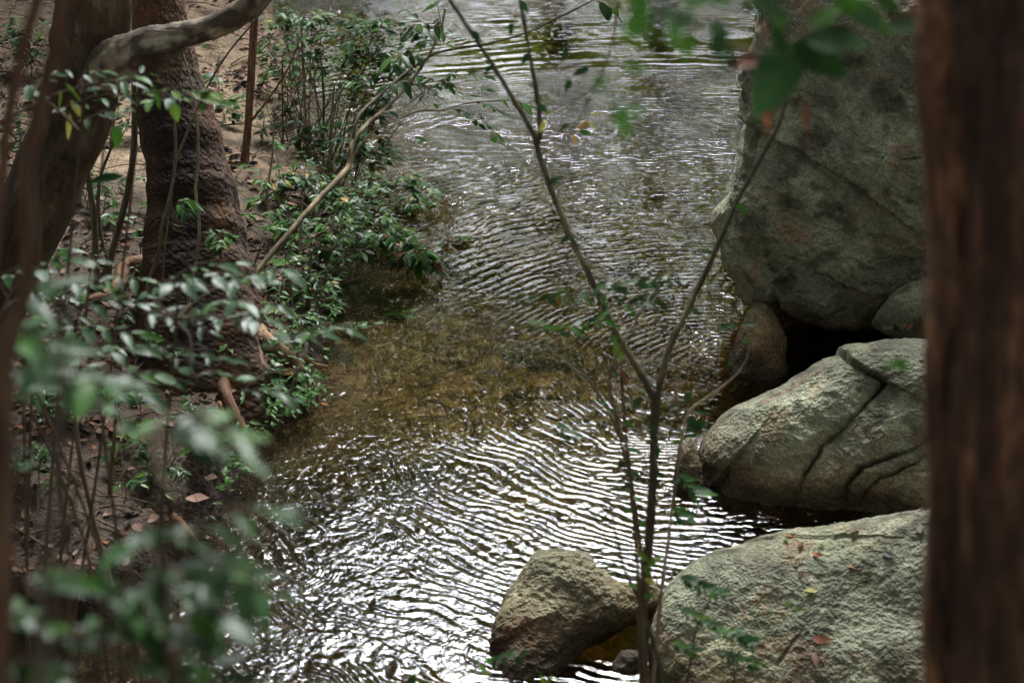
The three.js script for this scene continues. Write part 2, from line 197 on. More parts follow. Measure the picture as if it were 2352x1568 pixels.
// ───────────────────────── boulders ─────────────────────────
function boulder(o) {
  if (o.dv || o.du) { const U = o.outline.map((p) => p[0]), W = o.outline.map((p) => p[1]), ul = Math.min(...U), ur = Math.max(...U), vt = Math.min(...W), vb = Math.max(...W), fit = (p) => [p[0] + (o.du ?? 0) * (ur - p[0]) / (ur - ul), p[1] + (o.dv ?? 0) * (vb - p[1]) / (vb - vt)]; o.outline = o.outline.map(fit); o.center = fit(o.center); for (const k of o.cracks ?? []) k.px = k.px.map(fit); }
  const el = o.el * Math.PI / 180, az = (o.az ?? 0) * Math.PI / 180, n = V(Math.sin(az) * Math.cos(el), Math.sin(el), Math.cos(az) * Math.cos(el));
  const right = V(0, 1, 0).cross(n).normalize(), up = n.clone().cross(right);
  const A = (o.depth ? at(o.anchor[0], o.anchor[1], o.depth) : onPlane(o.anchor[0], o.anchor[1], o.y ?? 0)).addScaledVector(n, -(o.push ?? 0));
  const loc = ([u, v]) => { const r = ray(u, v), t = A.clone().sub(CAM).dot(n) / r.dot(n), p = r.multiplyScalar(t).add(CAM).sub(A); return [p.dot(right), p.dot(up)]; };
  const NT = o.nt ?? 420, NR = o.nr ?? 150, NB = 26, D = o.D, DB = o.DB ?? D;
  const curve = new THREE.CatmullRomCurve3(o.outline.map(loc).map(([a, b]) => V(a, b, 0)), true, 'centripetal'), ring = curve.getSpacedPoints(NT).slice(0, NT), c = loc(o.center);
  const cracks = (o.cracks ?? []).map((k) => ({ pts: new THREE.CatmullRomCurve3(k.px.map(loc).map(([a, b]) => V(a, b, 0)), false, 'centripetal').getSpacedPoints(k.px.length * 5), w: k.w ?? 0.012, d: k.d ?? 0.03, lobe: k.lobe ?? 0, lw: k.lw ?? 0.12, side: k.side ?? 0 }));
  const nv = 1 + NT * (NR + NB) + 1, pos = new Float32Array(nv * 3), col = new Float32Array(nv * 3), uv = new Float32Array(nv * 2), loc3 = new Float32Array(nv * 3), low3 = new Float32Array(nv * 3), idx = [];
  const S = o.seed ?? 0, amp = o.amp ?? 1, pa = o.pa ?? 2.6, pb = o.pb ?? 2.2, sk = o.strata ?? [0.5, 0.8, 0];
  const put = (k, a, b, t, back) => {
    let dep = (back ? -DB : D) * Math.pow(Math.max(0, 1 - Math.pow(t, pa)), 1 / pb);
    if (!back && o.shape) dep += o.shape(a, b, t);
    const rx = a - c[0], ry = b - c[1], rl = Math.hypot(rx, ry) || 1, e = Math.pow(t, 4), m = Math.sqrt((1 - e) ** 2 + e * e);
    const nx = rx / rl * e / m, ny = ry / rl * e / m, nz = (back ? -1 : 1) * (1 - e) / m;
    const X = a + S * 3.7, Y = b + S * 1.3, Zc = dep + S * 2.1;
    const sx = X * 1.0 + Y * sk[0], sy = (Y - X * sk[0]) * (1 + 0.9 * sk[1]);
    let q = amp * (0.075 * fbm(X * 1.6, Y * 1.6, Zc * 1.6, 3) + 0.020 * ridged(sx * 2.6, sy * 2.6, Zc * 2.6, 3) + 0.020 * fbm(X * 6, Y * 6, Zc * 6, 4, 0.55) + 0.009 * ridged(X * 15, Y * 15, Zc * 15, 2) * smooth(-0.2, 0.3, noise(X * 2.7, Y * 2.7, Zc * 2.7 + 5)) + 0.007 * fbm(X * 40, Y * 40, Zc * 40, 2));
    let gr = 0;
    if (!back) for (const k2 of cracks) {
      let best = 1e9, sgn = 1; const P = k2.pts; for (let i = 0; i < P.length - 1; i++) { const ax = P[i].x, ay = P[i].y, dx = P[i + 1].x - ax, dy = P[i + 1].y - ay, tt = clamp(((a - ax) * dx + (b - ay) * dy) / (dx * dx + dy * dy + 1e-9)), ex = a - ax - dx * tt, ey = b - ay - dy * tt, d2 = ex * ex + ey * ey; if (d2 < best) { best = d2; sgn = dx * ey - dy * ex > 0 ? 1 : -1; } }
      const dd = Math.abs(Math.sqrt(best) * sgn + 0.012 * noise(X * 11, Y * 11, 3) + 0.006 * noise(X * 37, Y * 37, 5)), vary = clamp(0.55 + 1.3 * noise(X * 5, Y * 5, 8), 0.12, 1.2), g2 = Math.exp(-((dd / k2.w) ** 2)) * vary; q -= k2.d * g2; gr = Math.max(gr, g2 * Math.min(1, k2.d / 0.02));
      if (k2.lobe) q -= k2.lobe * Math.exp(-dd / k2.lw); if (k2.side) q += k2.side * sgn * Math.exp(-dd / k2.lw) * smooth(0, k2.w, dd);
    }
    const px = a + nx * q, py = b + ny * q, pz = dep + nz * q, w = A.clone().addScaledVector(right, px).addScaledVector(up, py).addScaledVector(n, pz);
    pos[k * 3] = w.x; pos[k * 3 + 1] = w.y; pos[k * 3 + 2] = w.z; loc3[k * 3] = px; loc3[k * 3 + 1] = py; loc3[k * 3 + 2] = pz; low3[k * 3] = a; low3[k * 3 + 1] = b; low3[k * 3 + 2] = dep;
    const t1 = fbm(X * 2.2, Y * 2.2, Zc * 2.2 + 9, 4), t2 = fbm(X * 5, Y * 5, Zc * 5 + 4, 3), t3 = fbm(X * 3.1 + 8, Y * 3.1, Zc * 3.1, 3);
    const base = o.tint ?? [0.40, 0.40, 0.30]; let f = 1 + 0.7 * t1 + 0.5 * t2; let cc = base.map((x) => x * f);
    cc = cc.map((x, i) => lerp(x, [0.27, 0.31, 0.13][i], 0.6 * (o.moss ?? 0.4) * smooth(0.05, 0.35, t3)));
    const li = smooth(0.16, 0.26, fbm(X * 6.5, Y * 6.5 + 3, Zc * 6.5, 4, 0.6)), dk = smooth(0.12, 0.3, fbm(X * 4.1 + 5, Y * 4.1, Zc * 4.1, 4, 0.6)); cc = cc.map((x, i) => lerp(x, [0.13, 0.125, 0.10][i], 0.72 * dk)); cc = cc.map((x, i) => lerp(x, [0.70, 0.70, 0.60][i], 0.72 * li));
    cc = cc.map((x, i) => lerp(x, [0.46, 0.34, 0.20][i], (o.ochre ?? 0.4) * smooth(0.06, 0.3, fbm(X * 1.9, Y * 1.9 + 7, Zc, 3))));
    const low = o.sunk ? 0 : 1 - smooth(0.05, 0.30, w.y + 0.12 * t2); cc = cc.map((x, i) => lerp(x, [0.44, 0.32, 0.19][i] * f, 0.7 * low));
    const wet = o.sunk ? 0 : 1 - smooth(0.03, 0.15, w.y + 0.08 * t2); cc = cc.map((x, i) => lerp(x, [0.09, 0.065, 0.045][i], 0.9 * wet));
    cc = cc.map((x, i) => lerp(x, [0.08, 0.07, 0.05][i], 0.75 * gr)); col.set(cc.map((x) => Math.max(0.01, x)), k * 3);
  };
  put(0, c[0], c[1], 0, false); let k = 1;
  for (let j = 1; j <= NR; j++) { const s = j / NR, t = s < 1 ? 1 - Math.pow(1 - s, 1.5) : 1; for (let i = 0; i < NT; i++) put(k++, lerp(c[0], ring[i].x, t), lerp(c[1], ring[i].y, t), t, false); }
  for (let j = 1; j <= NB; j++) { const t = Math.sqrt(Math.max(0, 1 - j / (NB + 1))); for (let i = 0; i < NT; i++) put(k++, lerp(c[0], ring[i].x, t), lerp(c[1], ring[i].y, t), t, true); }
  put(k, c[0], c[1], 0, true);
  for (let i = 0; i < NT; i++) { const a = 1 + i, b = 1 + (i + 1) % NT; idx.push(0, b, a); for (let j = 0; j < NR + NB - 1; j++) { const p = j * NT; idx.push(a + p, b + p, a + p + NT, b + p, b + p + NT, a + p + NT); } const p = (NR + NB - 1) * NT; idx.push(a + p, b + p, k); }
  // outline may run either way round: make the faces look outward
  let area = 0; for (let i = 0; i < NT; i++) { const a = ring[i], b = ring[(i + 1) % NT]; area += a.x * b.y - b.x * a.y; }
  if (area > 0) for (let i = 0; i < idx.length; i += 3) { const s = idx[i + 1]; idx[i + 1] = idx[i + 2]; idx[i + 2] = s; }
  const lowN = geo(low3, idx).attributes.normal;      // texture laid on from whichever of three sides the rock faces
  for (let i = 0; i < nv; i++) { const ax = Math.abs(lowN.getX(i)), ay = Math.abs(lowN.getY(i)), an = Math.abs(lowN.getZ(i)) * 1.25, x = loc3[i * 3], y = loc3[i * 3 + 1], z = loc3[i * 3 + 2]; if (an >= ax && an >= ay) { uv[i * 2] = x + S * 0.37; uv[i * 2 + 1] = y + S * 0.61; } else if (ax > ay) { uv[i * 2] = z + 0.31; uv[i * 2 + 1] = y + S * 0.61; } else { uv[i * 2] = x + S * 0.37; uv[i * 2 + 1] = z + 0.67; } }
  const m = mesh(o.name ?? 'boulder', geo(pos, idx, uv, col), rockMat); tag(m, o.label, o.category ?? 'boulder', o.group); return m;
}
boulder({ label: 'huge grey-green lichen boulder overhanging the water, tallest of the rocks', el: 14, az: -8, anchor: [1830, 700], depth: 9.1, push: 0.1, D: 0.42, DB: 0.8, seed: 1, amp: 1.5, du: 14, dv: -6, moss: 0.35, ochre: 0.10, tint: [0.52, 0.55, 0.45], nt: 560, nr: 200, pa: 3.2, strata: [-0.45, 0.9],
  outline: [[1745, -60], [1738, 60], [1728, 110], [1712, 190], [1690, 300], [1672, 420], [1648, 480], [1650, 520], [1668, 580], [1700, 640], [1730, 685], [1790, 712], [1900, 735], [2000, 725], [2060, 690], [2200, 640], [2420, 600], [2500, 300], [2450, -60], [2200, -160], [1900, -130]], center: [2020, 330],
  cracks: [{ px: [[1690, 275], [1800, 320], [1905, 375], [1970, 420]], w: 0.010, d: 0.03, side: 0.025, lw: 0.14 }, { px: [[1700, 636], [1760, 640], [1830, 600], [1900, 560]], w: 0.014, d: 0.05, side: -0.02 }, { px: [[1760, 640], [1800, 690], [1850, 720]], w: 0.012, d: 0.03 }, { px: [[1950, 330], [2060, 345], [2130, 330]], w: 0.012, d: 0.02, side: -0.03 }, { px: [[1880, 600], [1960, 640], [2040, 650]], w: 0.01, d: 0.02, side: 0.02 }] });
boulder({ label: 'brown boulder standing in the water under the overhang of the huge boulder', el: 24, az: -12, anchor: [1740, 860], push: 0.12, D: 0.15, DB: 0.3, seed: 2, moss: 0.05, ochre: 0.7, tint: [0.26, 0.21, 0.16], outline: [[1735, 700], [1706, 760], [1684, 830], [1676, 880], [1690, 960], [1750, 985], [1800, 940], [1806, 870], [1796, 800], [1780, 740], [1758, 705]], center: [1742, 850], nt: 300, nr: 110 });
boulder({ label: 'small brown rock wedged in the dark gap beneath the huge boulder', name: 'rock', category: 'rock', el: 20, anchor: [1845, 850], depth: 9.25, push: 0.05, D: 0.10, seed: 3, moss: 0.05, ochre: 0.7, tint: [0.30, 0.24, 0.16], outline: [[1795, 780], [1800, 760], [1850, 752], [1910, 770], [1930, 830], [1890, 880], [1820, 850]], center: [1855, 810], nt: 220, nr: 70 });
boulder({ label: 'sharp-edged rock with a yellow lichen patch beside the brown trunk', name: 'rock', category: 'rock', el: 40, az: -10, anchor: [2080, 735], depth: 8.5, push: 0.04, D: 0.12, seed: 4, amp: 0.8, moss: 0.5, ochre: 0.1, tint: [0.38, 0.40, 0.30], outline: [[2008, 740], [2020, 715], [2055, 675], [2110, 648], [2200, 630], [2260, 690], [2240, 760], [2120, 775], [2040, 760]], center: [2110, 710], nt: 260, nr: 90 });
boulder({ label: 'broad ribbed grey boulder split by diagonal cracks, in the middle of the right shore', el: 36, az: -16, anchor: [1800, 1160], push: 0.36, dv: 52, du: 26, D: 0.42, DB: 0.7, seed: 5, amp: 1.0, moss: 0.25, ochre: 0.25, tint: [0.43, 0.44, 0.37], nt: 560, nr: 200, pa: 2.9, strata: [0.3, 0.6],
  outline: [[1590, 1075], [1596, 1020], [1625, 960], [1660, 915], [1740, 880], [1820, 835], [1890, 790], [1960, 755], [2030, 742], [2150, 735], [2350, 740], [2420, 950], [2350, 1230], [2150, 1290], [1900, 1290], [1700, 1270], [1600, 1190]], center: [1900, 1010],
  cracks: [{ px: [[2030, 868], [2000, 905], [1960, 955], [1900, 1020], [1850, 1090], [1834, 1130], [1822, 1180], [1800, 1260]], w: 0.009, d: 0.03, lobe: 0.045, lw: 0.11 }, { px: [[2130, 1016], [2050, 1052], [1985, 1078], [1955, 1105], [1938, 1150], [1925, 1200], [1900, 1270]], w: 0.008, d: 0.03, lobe: 0.035, lw: 0.08 }, { px: [[2130, 1050], [2060, 1085], [2000, 1120], [1975, 1175]], w: 0.006, d: 0.02, lobe: 0.015, lw: 0.04 }, { px: [[1935, 800], [1985, 835], [2030, 865]], w: 0.008, d: 0.03, side: 0.02 }, { px: [[1600, 1140], [1650, 1115], [1670, 1090]], w: 0.012, d: 0.03, side: 0.02 }] });
boulder({ label: 'narrow pointed slab leaning on the left end of the ribbed boulder', name: 'rock', category: 'rock', el: 28, az: -20, anchor: [1570, 1120], push: 0.05, D: 0.08, seed: 6, amp: 0.6, moss: 0.1, ochre: 0.5, tint: [0.42, 0.37, 0.28], outline: [[1588, 1003], [1566, 1030], [1549, 1085], [1540, 1130], [1560, 1190], [1640, 1190], [1620, 1120], [1604, 1050]], center: [1580, 1100], nt: 240, nr: 80 });
boulder({ label: 'flat-topped pale boulder strewn with orange leaves, nearest on the right', el: 58, az: -14, anchor: [1700, 1330], y: 0.30, push: 0.16, dv: 62, du: 6, D: 0.26, DB: 0.7, seed: 7, amp: 0.8, moss: 0.55, ochre: 0.2, tint: [0.42, 0.44, 0.36], nt: 560, nr: 210, pa: 3.4, strata: [0.1, 0.3],
  outline: [[1508, 1480], [1515, 1400], [1535, 1330], [1560, 1290], [1620, 1250], [1700, 1222], [1800, 1190], [1950, 1165], [2120, 1152], [2380, 1150], [2480, 1350], [2420, 1650], [2100, 1800], [1750, 1790], [1540, 1680]], center: [1890, 1430],
  cracks: [{ px: [[1820, 1300], [1822, 1340], [1840, 1390], [1838, 1440], [1850, 1480]], w: 0.005, d: 0.010 }, { px: [[1790, 1275], [1825, 1290], [1860, 1265]], w: 0.007, d: 0.014 }, { px: [[1790, 1570], [1850, 1480]], w: 0.006, d: 0.014 }, { px: [[1780, 1230], [1870, 1235], [1950, 1245]], w: 0.008, d: 0.006, side: 0.006 }] });
boulder({ label: 'triangular brown rock alone in the water at the bottom middle', name: 'rock', category: 'rock', el: 50, az: 10, anchor: [1300, 1520], push: 0.07, D: 0.12, DB: 0.25, seed: 8, amp: 1.1, moss: 0.2, ochre: 0.35, tint: [0.42, 0.39, 0.30], nt: 420, nr: 160, pa: 3.0,
  outline: [[1150, 1480], [1153, 1420], [1180, 1350], [1215, 1290], [1245, 1268], [1320, 1270], [1345, 1278], [1375, 1310], [1420, 1335], [1520, 1350], [1530, 1395], [1430, 1450], [1370, 1490], [1290, 1560], [1230, 1620], [1150, 1600]], center: [1285, 1420] });
boulder({ label: 'small dark wet stone poking out of the water beside the sapling foot', name: 'rock', category: 'rock', el: 40, anchor: [1442, 1535], push: 0.03, D: 0.04, seed: 9, amp: 0.5, moss: 0, ochre: 0, tint: [0.12, 0.10, 0.09], outline: [[1418, 1520], [1428, 1503], [1450, 1498], [1470, 1512], [1472, 1545], [1440, 1570], [1415, 1550]], center: [1444, 1530], nt: 160, nr: 50 });
boulder({ label: 'mossy green boulder lying under the water in the middle of the stream', el: 60, anchor: [950, 905], y: -0.36, push: 0.1, D: 0.14, seed: 10, sunk: true, amp: 1.2, moss: 0.9, ochre: 0.1, tint: [0.12, 0.14, 0.07], outline: [[840, 900], [880, 840], [960, 815], [1060, 850], [1090, 910], [1000, 960], [890, 965]], center: [960, 890], nt: 260, nr: 90 });
boulder({ label: 'dark green boulder lying under the water left of the ribbed boulder', el: 60, anchor: [1220, 930], y: -0.38, push: 0.1, D: 0.14, seed: 11, sunk: true, amp: 1.2, moss: 0.9, ochre: 0.1, tint: [0.12, 0.14, 0.07], outline: [[1130, 900], [1200, 865], [1300, 890], [1340, 960], [1270, 1010], [1170, 980]], center: [1230, 935], nt: 260, nr: 90 });

// ───────────────────────── woody limbs ─────────────────────────
// a limb along points [Vector3, radius]; rad segments, rough = relief as a share of the radius
function limb(points, { rad = 10, seg = 0, rough = 0.06, freq = 3, seed = 0, uvScale = [0.5, 1], ridge = 0, flare = null, shade = null } = {}) {
  const P = points.map((p) => p[0]), curve = P.length > 1 ? new THREE.CatmullRomCurve3(P, false, 'centripetal') : null, L = curve.getLength(), N = seg || Math.max(4, Math.ceil(L / 0.06));
  const pos = [], uv = [], col = [], idx = [], frames = curve.computeFrenetFrames(N, false), K = points.length - 1;
  for (let i = 0; i <= N; i++) {
    const t = i / N, tt = curve.getUtoTmapping(t), c = curve.getPoint(tt), s = tt * K, a = Math.min(K - 1, Math.floor(s)), r0 = lerp(points[a][1], points[a + 1][1], smooth(0, 1, s - a)), nn = frames.normals[i], bb = frames.binormals[i];
    for (let j = 0; j <= rad; j++) {
      const th = (j % rad) / rad * Math.PI * 2, cx = Math.cos(th), sy = Math.sin(th), q = c.clone().addScaledVector(nn, cx * r0).addScaledVector(bb, sy * r0);
      let k = 1 + rough * (fbm(q.x * freq / r0 * 0.15 + seed, q.y * freq / r0 * 0.06, q.z * freq / r0 * 0.15, 3) * 1.6);
      if (ridge) k += ridge * (ridged(cx * 1.5 + seed, t * L * 1.3, sy * 1.5, 3) - 0.4);
      if (flare) k *= flare(t, th);
      q.copy(c).addScaledVector(nn, cx * r0 * k).addScaledVector(bb, sy * r0 * k);
      pos.push(q.x, q.y, q.z); uv.push(j / rad * Math.max(1, Math.round(2 * Math.PI * points[0][1] / uvScale[0])), t * L / uvScale[1]);
      let f = 1 + 0.5 * fbm(q.x * 4 + seed, q.y * 4, q.z * 4, 3); const cc = shade ? shade(q, t, th, f) : [f, f, f]; col.push(...cc);
    }
  }
  for (let i = 0; i < N; i++) for (let j = 0; j < rad; j++) { const a = i * (rad + 1) + j, b = a + 1, c = a + rad + 1, d = c + 1; idx.push(a, b, c, b, d, c); }
  const g = geo(pos, idx, uv, col), nrm = g.attributes.normal; // close the seam
  for (let i = 0; i <= N; i++) { const a = i * (rad + 1), b = a + rad, x = nrm.getX(a) + nrm.getX(b), y = nrm.getY(a) + nrm.getY(b), z = nrm.getZ(a) + nrm.getZ(b), l = Math.hypot(x, y, z) || 1; nrm.setXYZ(a, x / l, y / l, z / l); nrm.setXYZ(b, x / l, y / l, z / l); }
  const tipI = g.attributes.position.count; return g;
}
const pxLimb = (list, depth) => list.map(([u, v, w, d]) => { const dd = d ?? depth; return [at(u, v, dd), w * 0.5 * MPP * dd]; });   // w = width on the print
function woody(name, base, label, category, group, parts) { const t = thing(name, base, label, category, group); for (const [pn, g, mat] of parts) { g.translate(-base.x, -base.y, -base.z); mesh(pn, g, mat, t); } return t; }
// ───────────────────────── trees that stand in the picture ─────────────────────────
const toGround = (pts, n = 2) => { const l = pts[pts.length - 1], p = l[0], y = ground(p.x, p.z); for (let i = 1; i <= n; i++) pts.push([V(p.x, lerp(p.y, y - 0.15, i / n), p.z), l[1] * (1 + 0.15 * i)]); return pts; };
{ // pale leaning tree with its side branch
  const d0 = 7.0, trunk = pxLimb([[232, -260, 140], [215, -100, 160], [212, -30, 168], [210, 41, 174], [202, 140, 182], [190, 205, 174], [167, 287, 172], [130, 366, 168], [92, 457, 168], [43, 549, 168], [-12, 660, 174], [-60, 760, 185], [-95, 850, 215]].map(([u, v, w], i) => [u, v, w, 7.0 + 0.09 * i]));
  const base = trunk[trunk.length - 1][0].clone(); base.y = Math.max(base.y, ground(base.x, base.z));
  trunk.push([base.clone().add(V(-0.06, -0.25, 0.05)), trunk[trunk.length - 1][1] * 1.3]);
  const brown = (q, t, th, f) => { const a = smooth(0.0, 0.25, fbm(q.x * 5, q.y * 3.1, q.z * 5, 3)); return [lerp(0.5, 0.85, a) * f, lerp(0.42, 0.80, a) * f, lerp(0.34, 0.68, a) * f]; };
  const b1 = pxLimb([[205, 205, 60, 7.2], [262, 148, 112, 7.08], [335, 102, 78, 7.0], [400, 84, 62, 6.97], [468, 68, 56, 6.95], [528, 44, 58, 6.93], [585, 0, 62, 6.9], [640, -75, 64, 6.85], [690, -190, 70, 6.8]]);
  const top = pxLimb([[232, -260, 140, 7.0], [250, -600, 120, 6.9], [270, -1100, 80, 6.8]]);
  woody('leaning_tree', base, 'leaning grey-brown tree with a pale lichen-spotted branch reaching right', 'tree', null, [
    ['trunk', limb(trunk.concat().reverse().concat(top.slice(1)), { rad: 48, seg: 260, rough: 0.09, freq: 2.6, seed: 3, shade: brown }), B.grey],
    ['branch', limb(b1, { rad: 40, seg: 130, rough: 0.06, freq: 2.4, seed: 5, shade: (q, t, th, f) => { const k = Math.exp(-((((t - 0.33) / 0.022) ** 2) + ((Math.sin(th - 1.2)) / 0.6) ** 2)); const mo = smooth(-0.12, 0.2, fbm(q.x * 11, q.y * 11, q.z * 11, 3)); return [lerp(0.6, 2.3, mo), lerp(0.55, 2.35, mo), lerp(0.48, 2.25, mo)].map((x) => x * f * (1 - 0.85 * k)); } }), B.grey]]);
}
{ // thick dark trunk with the charred hollow and its roots in the bank
  const dd = 8.75, list = [[352, -240, 105], [358, -100, 112], [364, 18, 120], [385, 146, 134], [402, 256, 172], [413, 340, 194], [433, 457, 224], [437, 549, 252], [440, 640, 290], [446, 730, 320], [450, 800, 345], [452, 900, 385], [454, 1060, 420]];
  const trunk = pxLimb(list.map(([u, v, w], i) => [u, v, w, dd - 0.02 * i])), base = trunk[9][0].clone(); base.y = ground(base.x, base.z);
  const hollow = (t, th) => { const s = Math.exp(-(((t - 0.40) / 0.16) ** 4)), a = Math.cos(th - HOLLOW); return 1 - 0.26 * s * smooth(0.72, 0.97, a) + 0.10 * Math.sin(th * 5 + 1 + 3 * t) * smooth(0.6, 0.1, t) + 0.12 * Math.sin(th * 3 + 2 + 2 * t) * smooth(0.5, 0.05, t) + 0.04 * noise(Math.cos(th) * 2, t * 9, Math.sin(th) * 2); };
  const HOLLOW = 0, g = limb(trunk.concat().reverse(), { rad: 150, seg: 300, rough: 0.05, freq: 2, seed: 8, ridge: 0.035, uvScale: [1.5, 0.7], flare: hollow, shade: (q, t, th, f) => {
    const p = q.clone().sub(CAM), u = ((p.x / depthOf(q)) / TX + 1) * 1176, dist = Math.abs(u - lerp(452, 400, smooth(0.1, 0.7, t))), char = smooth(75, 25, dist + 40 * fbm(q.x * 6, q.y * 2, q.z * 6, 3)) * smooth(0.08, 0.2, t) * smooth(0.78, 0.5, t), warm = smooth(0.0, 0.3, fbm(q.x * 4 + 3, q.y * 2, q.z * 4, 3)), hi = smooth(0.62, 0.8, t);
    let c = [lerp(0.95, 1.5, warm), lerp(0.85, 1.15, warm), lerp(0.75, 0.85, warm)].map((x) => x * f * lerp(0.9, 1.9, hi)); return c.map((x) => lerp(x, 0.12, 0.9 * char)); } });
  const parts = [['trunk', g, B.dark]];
  const root = (l, o = {}) => parts.push(['root', limb(l, { rad: 12, seg: 40, rough: 0.16, freq: 3, seed: parts.length * 3, ...o }), B.root]);
  const gp = (u, v, w, lift = 0.02) => { const p = onGround(u, v), d = depthOf(p); p.y += lift; return [p, w * 0.5 * MPP * d]; };
  root([[at(490, 690, 8.8), 0.06], gp(560, 740, 60), gp(610, 792, 42), gp(652, 822, 36), gp(690, 862, 32), gp(716, 900, 26), gp(736, 930, 12, -0.03)]);
  root([[at(455, 740, 8.8), 0.06], gp(520, 830, 50), gp(552, 905, 34), gp(575, 950, 30), gp(598, 985, 26), gp(612, 1025, 14, -0.05)]);
  root([[at(440, 760, 8.8), 0.055], gp(500, 850, 44), gp(522, 925, 30), gp(545, 975, 28), gp(572, 1030, 22), gp(588, 1062, 12, -0.05)]);
  root([[at(500, 720, 8.8), 0.05], gp(575, 800, 40), gp(600, 850, 28), gp(640, 905, 22), gp(655, 950, 14, -0.03)]);
  root([gp(690, 822, 14), gp(716, 845, 14), gp(752, 856, 8, 0.03)]);
  root([[at(390, 610, 8.8), 0.05], gp(300, 640, 50, 0.05), gp(270, 668, 34), gp(235, 690, 24), gp(190, 700, 14)]);
  for (const p of parts) if (p[0] === 'root') p[1].computeBoundingBox();
  woody('big_tree', base, 'thick dark-barked tree with a charred hollow, rooted in the sandy bank', 'tree', null, parts);
}
{ // brown blurred trunk nearest the camera
  const GROOVE = 1.95;
  const pts = toGround(pxLimb([[2318, -700, 400, 2.05], [2325, -100, 412, 2.02], [2330, 300, 418, 2.0], [2334, 600, 420, 2.0], [2340, 1000, 422, 2.0], [2350, 1568, 424, 2.0], [2354, 1800, 428, 2.0]]), 4);
  const b = pts[pts.length - 1][0].clone(); b.y += 0.15;
  woody('near_tree', b, 'dark brown tree trunk close up along the right edge', 'tree', null, [['trunk', limb(pts.reverse(), { rad: 90, seg: 260, rough: 0.03, freq: 2, seed: 17, ridge: 0.05, flare: (t, th) => { const y = t * 9, a = Math.sin(th - GROOVE - 0.16 * Math.sin(y * 1.3) - 0.08 * Math.sin(y * 3.1 + 1)), b = Math.cos(th - GROOVE); return 1 - (b > 0 ? 0.24 * Math.exp(-((a / 0.13) ** 2)) : 0) + 0.035 * Math.sin(y * 1.9 + 2 * Math.cos(th)) + 0.03 * Math.sin(y * 4.3 + th * 2); }, shade: (q, t, th, f) => { const s = smooth(-0.1, 0.25, fbm(Math.cos(th) * 1.5, q.y * 1.3, Math.sin(th) * 1.5 + 4, 3)); return [lerp(0.25, 0.8, s) * f, lerp(0.23, 0.72, s) * f, lerp(0.22, 0.66, s) * f]; } }), B.trunk]]);
}
const stemThing = (name, label, cat, group, list, depth, mat, extra = [], opt = {}) => { const p = pxLimb(list, depth), last = p[p.length - 1][0], b = last.clone(); b.y = Math.max(Math.min(b.y, ground(b.x, b.z) + 0.4), ground(b.x, b.z)); const o = { rad: 9, rough: 0.10, freq: 2.2, seed: list[0][0], ...opt }; return woody(name, b, label, cat, group, [['stem', limb(toGround(p, 1).reverse(), o), mat], ...extra.map(([pn, l, d]) => [pn, limb(pxLimb(l, d ?? depth), o), mat])]); };
const dg = (u, v) => depthOf(onGround(u, v));
stemThing('slim_tree', 'slim straight grey-brown tree on the sand right of the dark trunk', 'tree', null, [[592, -160, 16], [588, -30, 17], [582, 90, 18], [577, 170, 19], [572, 260, 18], [566, 330, 18], [562, 372, 21]], dg(562, 374), B.trunk, [['branch', [[570, 285, 7], [590, 262, 6], [625, 215, 5], [660, 160, 4], [690, 90, 3]], dg(562, 374)]], { rad: 16 });
stemThing('sapling', 'bent grey sapling between the leaning tree and the dark trunk', 'sapling', null, [[312, -60, 13], [309, 60, 14], [308, 176, 14], [308, 330, 15], [293, 440, 15], [268, 540, 16], [252, 600, 17], [247, 640, 18]], dg(247, 642) - 0.05, B.olive, [], { rad: 14 });
stemThing('sapling', 'short olive sapling forking low, right of the leaning trunk', 'sapling', null, [[198, 300, 9], [201, 389, 13], [213, 477, 14], [220, 573, 15], [224, 660, 17]], dg(224, 662), B.olive, [['branch', [[226, 650, 10], [248, 600, 9], [236, 560, 8], [226, 470, 8], [232, 400, 7], [258, 330, 6], [262, 260, 4]], dg(224, 662)]], { rad: 12 });
stemThing('thin_sapling', 'thin pale knotty stem in front of the dark trunk', 'sapling', null, [[420, 120, 4], [440, 190, 5], [451, 257, 6], [455, 367, 7], [449, 440, 7], [458, 517, 8], [453, 583, 8], [442, 640, 8], [434, 690, 9]], 8.2, B.pale, [], { rad: 8 });
stemThing('thin_sapling', 'thin brown forked stem crossing the dark trunk', 'sapling', null, [[424, 60, 5], [418, 125, 5], [402, 256, 6], [403, 366, 8], [389, 458, 8], [372, 517, 8], [363, 590, 9], [341, 645, 9], [334, 700, 9]], 8.15, B.olive, [['branch', [[402, 372, 7], [440, 282, 6], [473, 205, 5], [524, 121, 5], [594, 37, 4], [640, -30, 3]], 8.2], ['branch', [[396, 440, 4], [384, 520, 5], [376, 600, 5], [373, 660, 5]], 8.1]], { rad: 8 });
// ─────────────────────────
function leafBlade(L, W, { fold = 0.25, droop = 0.18, n = 5, tip = 1.0, wave = 0, curl = 0 } = {}) {     // along +z, face up +y
  const pos = [], uv = [], idx = [];
  for (let i = 0; i <= n; i++) {
    const t = i / n, w = W * 0.5 * Math.pow(Math.sin(Math.PI * Math.pow(t, 0.82)), 0.9) * (1 - 0.25 * t * tip) + (i === n ? 0 : 0.0002), y = -droop * L * t * t, z = L * t, tw = curl * t;
    const e = wave * Math.sin(t * 9);
    pos.push(-w * Math.cos(tw), y + fold * w + e * w - w * Math.sin(tw), z, 0, y, z, w * Math.cos(tw), y + fold * w - e * w + w * Math.sin(tw), z); uv.push(0.5 - w / W, t, 0.5, t, 0.5 + w / W, t);
  }
  for (let i = 0; i < n; i++) { const a = i * 3; idx.push(a, a + 3, a + 1, a + 1, a + 3, a + 4, a + 1, a + 4, a + 2, a + 2, a + 4, a + 5); }
  return geo(pos, idx, uv);
}
